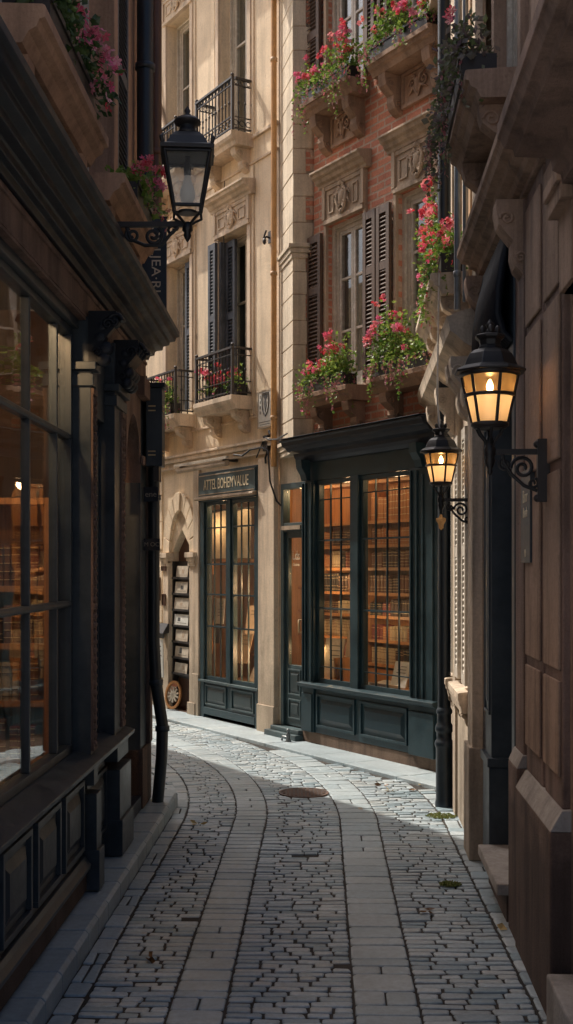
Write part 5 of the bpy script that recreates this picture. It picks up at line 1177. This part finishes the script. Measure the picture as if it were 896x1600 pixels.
def sprig(label, fac, at, n, mat='green_leaf'):
    m = MB(); c = Vector(at)
    for i in range(n):
        d = Vector((random.gauss(0, 1), random.gauss(0, 1), random.gauss(.3, .6))).normalized()*.16; p = c+Vector((0, 0, 0))
        for k in range(6): leaf(m, c+d*(k/5)+Vector((random.gauss(0, .012),)*3), (random.gauss(0, 1), random.gauss(0, 1), random.gauss(0, 1)), .035, .7)
    return solo('plant_sprig', m, M[mat], label, 'plant', fac, at)
# ------------------------------------------------------------------ street
RAD, YT = 8.0, 7.9                                       # the lane bends left after YT
def path(s, off):                                        # lane coordinates: distance along, offset to the right
    if s <= YT: return (.03*s+off, s), .03
    a = (s-YT)/RAD; cx_ = .03*YT-RAD; r = RAD+off
    a2 = min(a, R_(34)); x = cx_+r*math.cos(a2); y = YT+r*math.sin(a2)
    if a > a2: e = (a-a2)*RAD; x += -math.sin(a2)*e; y += math.cos(a2)*e
    return (x, y), -a2
nB = B.n
def vB(x, y): return (x-1.2)*B.n[0]+(y-9.71)*B.n[1]
def in_left(x, y): return x < -1.035+.03*y and y < 8.42 or (y > 8.2 and vB(x, y) > 2.62-.16)
def in_right(x, y): return x > .765+.055*y+.13 and vB(x, y) > .1
KB = .46                                                 # width of the pavement along the end houses
road = MB(); stones = MB(); slabs = MB()
def sett(mb, s0, s1, o0, o1, z, g=.0052, bev=.0055, amp=1.0):
    (cx_, cy_), a = path((s0+s1)/2, (o0+o1)/2)
    if in_left(cx_, cy_) or in_right(cx_, cy_) or vB(cx_, cy_) < KB+.015: return
    if s1 < YT+9: pass
    hs, ho = (s1-s0)/2-g*random.uniform(.9, 1.35), (o1-o0)/2-g*random.uniform(.7, 1.2)
    if random.random() < .005 and amp > .9: return
    if hs < .008 or ho < .008: return
    j = lambda k: random.uniform(-k, k)
    rot = -a+j(.02)*amp; ca, sa = math.cos(rot), math.sin(rot)
    # corners in (offset, along), slightly irregular, chamfered
    q = .14*min(hs, ho)+.003
    base = [(-ho+q, -hs), (ho-q, -hs), (ho, -hs+q), (ho, hs-q), (ho-q, hs), (-ho+q, hs), (-ho, hs-q), (-ho, -hs+q)]
    base = [(x+j(.0035)*amp, y+j(.0035)*amp) for x, y in base]
    tx, ty, dz = j(.02)*amp, j(.03)*amp, j(.003)*amp+z
    th = math.atan2(0, 1)
    def W(x, y, zz): 
        X = x*math.cos(a)+y*math.sin(a) if False else x; 
        c_, s_ = math.cos(a), math.sin(a)                # heading a: forward (sin a', cos a')
        return (cx_+x*c_+y*s_, cy_-x*s_+y*c_, zz)
    f = lambda x, y: dz+x*tx+y*ty
    lo = [W(x, y, z-.035) for x, y in base]; mi = [W(x, y, f(x, y)-bev*.75) for x, y in base]
    k1, k2 = max(.2, 1-bev*.45/ho), max(.2, 1-bev*.45/hs); m2 = [W(x*k1, y*k2, f(x, y)-bev*.22) for x, y in base]
    k1, k2 = max(.15, 1-bev*1.3/ho), max(.15, 1-bev*1.3/hs); to = [W(x*k1, y*k2, f(x, y)) for x, y in base]
    n = 8; vs = lo+mi+m2+to; fs = []
    for L_ in range(3): fs += [(L_*n+i, L_*n+(i+1) % n, (L_+1)*n+(i+1) % n, (L_+1)*n+i) for i in range(n)]
    fs.append(tuple(3*n+i for i in range(n))); mb.add(vs, fs, False); mb.sm[-25:-1] = [True]*24
def heading_fix(): pass
def rows(mb, o0, o1, s0, s1, rh, wmin, wmax, single=False, z=0, g=.0052, bev=.0055, amp=1.0):
    s = s0
    while s < s1:
        h = random.uniform(*rh)
        if single and random.random() > .15: sett(mb, s, s+h, o0, o1, z, g, bev, amp)
        else:
            o = o0; 
            while o < o1-.01:
                w = random.uniform(wmin, wmax) if not single else (o1-o0)/2
                if o1-(o+w) < wmin*.6: w = o1-o
                sd = random.uniform(-.003, .003)*amp if not single else 0
                sett(mb, s+sd, s+h+sd*.5, o, o+w, z, g, bev, amp); o += w
        s += h
S0, S1 = 1.6, 17
rows(stones, -1.035, -.935, S0, 9.5, (.13, .24), 0, 0, True)
rows(stones, -.93, -.59, S0, S1, (.048, .062), .08, .17)
rows(slabs, -.588, -.372, S0, S1, (.07, .15), 0, 0, True, .002, .0045, .006, .45)
rows(stones, -.37, .128, S0, S1, (.048, .062), .08, .17)
rows(slabs, .13, .382, S0, S1, (.08, .20), 0, 0, True, .002, .0045, .006, .45)
rows(stones, .384, .828, S0, S1, (.050, .064), .085, .18)
rows(stones, .832, 1.02, S0, 8.6, (.09, .15), 0, 0, True)
rows(stones, .832, 2.6, 8.6, S1, (.07, .11), .12, .26)
rows(stones, 1.022, 2.6, 6.2, 8.6, (.07, .11), .12, .26)
rows(stones, -2.9, -.932, 8.3, S1, (.062, .09), .10, .22)
MBg = MB(); MBg.add([(-300, -300, -.06), (300, -300, -.06), (300, 300, -.06), (-300, 300, -.06)], [(0, 1, 2, 3)])
struct('ground', MBg, stone('square_paving', (.40, .41, .41), .85, .2, .0, 40, .3))
g = MB(); n = 60
for i in range(n):
    for j_ in range(40):
        x0, x1 = -6+i*.2, -6+(i+1)*.2; y0, y1 = -4+j_*.55, -4+(j_+1)*.55
        g.add([(x0, y0, -.011), (x1, y0, -.011), (x1, y1, -.011), (x0, y1, -.011)], [(0, 1, 2, 3)])
g = MB(); g.add([(-9, 1.0, -.0072), (4, 1.0, -.0072), (4, 24, -.0072), (-9, 24, -.0072)], [(0, 1, 2, 3)])
struct('road_bed', g, M['soil'])
struct('road', stones, M['sett'])
struct('road_slab_track', slabs, M['slab'])
# left pavement: slabs along the lane, then a rounded corner
pv_ = MB(); y = 1.2
while y < 8.25:
    h = random.uniform(.20, .36); y1 = min(y+h, 8.3); g_ = .004; tz = random.uniform(-.003, .003)
    kx = lambda yy: .03*yy-1.035
    wl = lambda yy: -1.15+.0233*yy-.02
    pv_.add([(wl(y), y+g_, -.05), (kx(y), y+g_, -.05), (kx(y1), y1-g_, -.05), (wl(y1), y1-g_, -.05), (wl(y), y+g_, .092+tz), (kx(y)-.016, y+g_, .092+tz), (kx(y1)-.016, y1-g_, .092+tz), (wl(y1), y1-g_, .092+tz), (kx(y), y+g_, .076), (kx(y1), y1-g_, .076)],
            [(4, 5, 6, 7), (5, 8, 9, 6), (8, 1, 2, 9), (0, 1, 8, 5, 4), (3, 7, 6, 9, 2)])
    y = y1
cxy = (-.97, 8.30); pts = []
for i in range(9): a = i/8*math.pi*.68; pts.append((cxy[0]-.0+.185*math.cos(a), cxy[1]+.185*math.sin(a)))
dirx, diry = -.525, .851
poly = [(-1.0, 8.305), *pts, (pts[-1][0]+dirx*6, pts[-1][1]+diry*6), (-1.4+dirx*6, 8.2+diry*6), (-1.4, 8.2)]
pv_.slab(poly, -.05, .088)
struct('left_pavement', pv_, M['kerbstone'], .004)
# pavement along the end houses
pv_ = MB(); u = -1.0
while u < 9:
    h = random.uniform(.5, .85); tz = random.uniform(-.002, .002)
    for k, (a, b, zt) in enumerate(((-.02, KB-.125, .020), (KB-.12, KB, .024))):
        hh = h if k == 0 else h
        P4 = [(u+.004, a), (u+h-.004, a), (u+h-.004, b), (u+.004, b)]
        pts = [B.w(*p) for p in P4]; pv_.slab(pts, -.05, zt+tz)
    u += h
struct('back_pavement', pv_, M['slab'], .004)
# drain cover
mc = (.32*1.0, 8.86)
mcx = (475-CXP)/FP*8.75; t = thing('drain_cover', 'round rusty iron drain cover set in the setts', 'drain cover', WORLD, (mcx, 8.75, 0))
m = MB(); m.lathe([(.19, -.02), (.19, .010), (.172, .010), (.170, .006), (.002, .006)], (mcx, 8.75, 0), 32, False); m.build('frame', M['rust'], t)
m = MB()
for i in range(-5, 6):
    for k in range(-5, 6):
        x, y = i*.03, k*.03
        if x*x+y*y < .155**2: m.box(mcx+x-.010, mcx+x+.010, 8.75+y-.010, 8.75+y+.010, .0065, .0105)
m.build('raised_stud', M['rust'], t)
# moss tufts, leaves and litter
def gp(px, py): Y = EYE*FP/(py-HYP); return ((px-CXP)/FP*Y, Y)
for (px, py, w, lab) in ((690, 1276, .10, 'mossy tuft at the foot of the blue-black drainpipe'), (704, 1383, .055, 'small moss patch between setts near the right wall')):
    x, y = gp(px, py); m = MB()
    for i in range(420):
        a = random.uniform(0, 6.28); r = math.sqrt(random.random()); p = (x+w*r*math.cos(a), y+w*.8*r*math.sin(a), .002)
        leaf(m, p, (random.gauss(0, .6), random.gauss(0, .6), random.uniform(.3, 1)), random.uniform(.008, .022), .7)
    o = solo('moss_tuft', m, M['moss'], lab, 'moss', WORLD, (x, y, 0))
leafc = {'pale': M['paper'], 'ochre': leafmat('fallen_ochre_leaf', [(.45, .30, .10), (.5, .38, .16)], .1), 'brown': leafmat('fallen_brown_leaf', [(.12, .07, .035), (.2, .11, .05)], .1)}
for (px, py, c, s, lab) in ((568, 1266, 'pale', .055, 'curled pale petal lying on the slab track'), (310, 1289, 'ochre', .055, 'yellow fallen leaf on the left setts'), (598, 1228, 'brown', .06, 'brown fallen leaf in the sunlit band'), (640, 1236, 'brown', .05, 'brown scrap of leaf by the end pavement'), (612, 1236, 'ochre', .05, 'ochre leaf next to the brown one in the sun'), (236, 1500, 'brown', .06, 'dark leaf against the left gutter stones'), (660, 1228, 'ochre', .04, 'small tan leaf at the end kerb'), (665, 1425, 'brown', .06, 'dark leaf scrap on the right setts'), (790, 1455, 'ochre', .06, 'tan debris at the base of the right pier')):
    x, y = gp(px, py); m = MB()
    for k in range(3 if c != 'pale' else 1): 
        leaf(m, (x+random.uniform(-.02, .02)*(c != 'pale'), y+random.uniform(-.02, .02), .010), (random.gauss(0, 1), random.gauss(0, 1), .12), s, .55)
    solo('fallen_leaf', m, leafc[c], lab, 'leaf', WORLD, (x, y, .005))

# ------------------------------------------------------------------ camera and light
cam = bpy.data.cameras.new('camera'); co = bpy.data.objects.new('camera', cam); col.objects.link(co)
co.location = (0, 0, EYE); co.rotation_euler = (R_(90), 0, 0)
cam.sensor_fit = 'VERTICAL'; cam.sensor_height = 36; cam.lens = FP/1600*36; cam.shift_y = (HYP-800)/1600; cam.clip_start = .05; cam.clip_end = 1000
scene.camera = co
SUN_EL, SUN_A, SUN_E, SKY = 52, 18, 5.0, .15
a = R_(SUN_A); tx = .525*math.cos(a)+.851*math.sin(a); ty = -.851*math.cos(a)+.525*math.sin(a)
e = R_(SUN_EL); dirv = Vector((tx*math.cos(e), ty*math.cos(e), -math.sin(e)))
sl = bpy.data.lights.new('sun', 'SUN'); sl.energy = SUN_E; sl.angle = R_(.53); sl.color = (1, .90, .78)
so = bpy.data.objects.new('sun', sl); col.objects.link(so); so.rotation_euler = dirv.to_track_quat('-Z', 'Y').to_euler(); so.location = (-6, 14, 14)
w = bpy.data.worlds.new('World'); scene.world = w; w.use_nodes = True; nt = w.node_tree; nt.nodes.clear()
sk = nt.nodes.new('ShaderNodeTexSky'); sk.sky_type = 'NISHITA'; sk.sun_disc = False; sk.sun_elevation = e; sk.sun_rotation = math.atan2(-tx, -ty)
sk.dust_density = 10.0; sk.air_density = 1.0; sk.ozone_density = 5.0
bg = nt.nodes.new('ShaderNodeBackground'); bg.inputs['Strength'].default_value = SKY; out = nt.nodes.new('ShaderNodeOutputWorld')
nt.links.new(sk.outputs[0], bg.inputs['Color']); nt.links.new(bg.outputs[0], out.inputs['Surface'])
scene.view_settings.view_transform = 'Standard'; scene.view_settings.look = 'None'; scene.view_settings.exposure = 0; scene.view_settings.gamma = 1
scene.render.engine = 'CYCLES'; cy = scene.cycles
cy.max_bounces = 10; cy.diffuse_bounces = 8; cy.glossy_bounces = 4; cy.transparent_max_bounces = 16; cy.transmission_bounces = 6; cy.sample_clamp_indirect = 4.0
cy.use_denoising = True; cy.caustics_reflective = False; cy.caustics_refractive = False
print('books', nbooks, 'objects', len(bpy.data.objects))
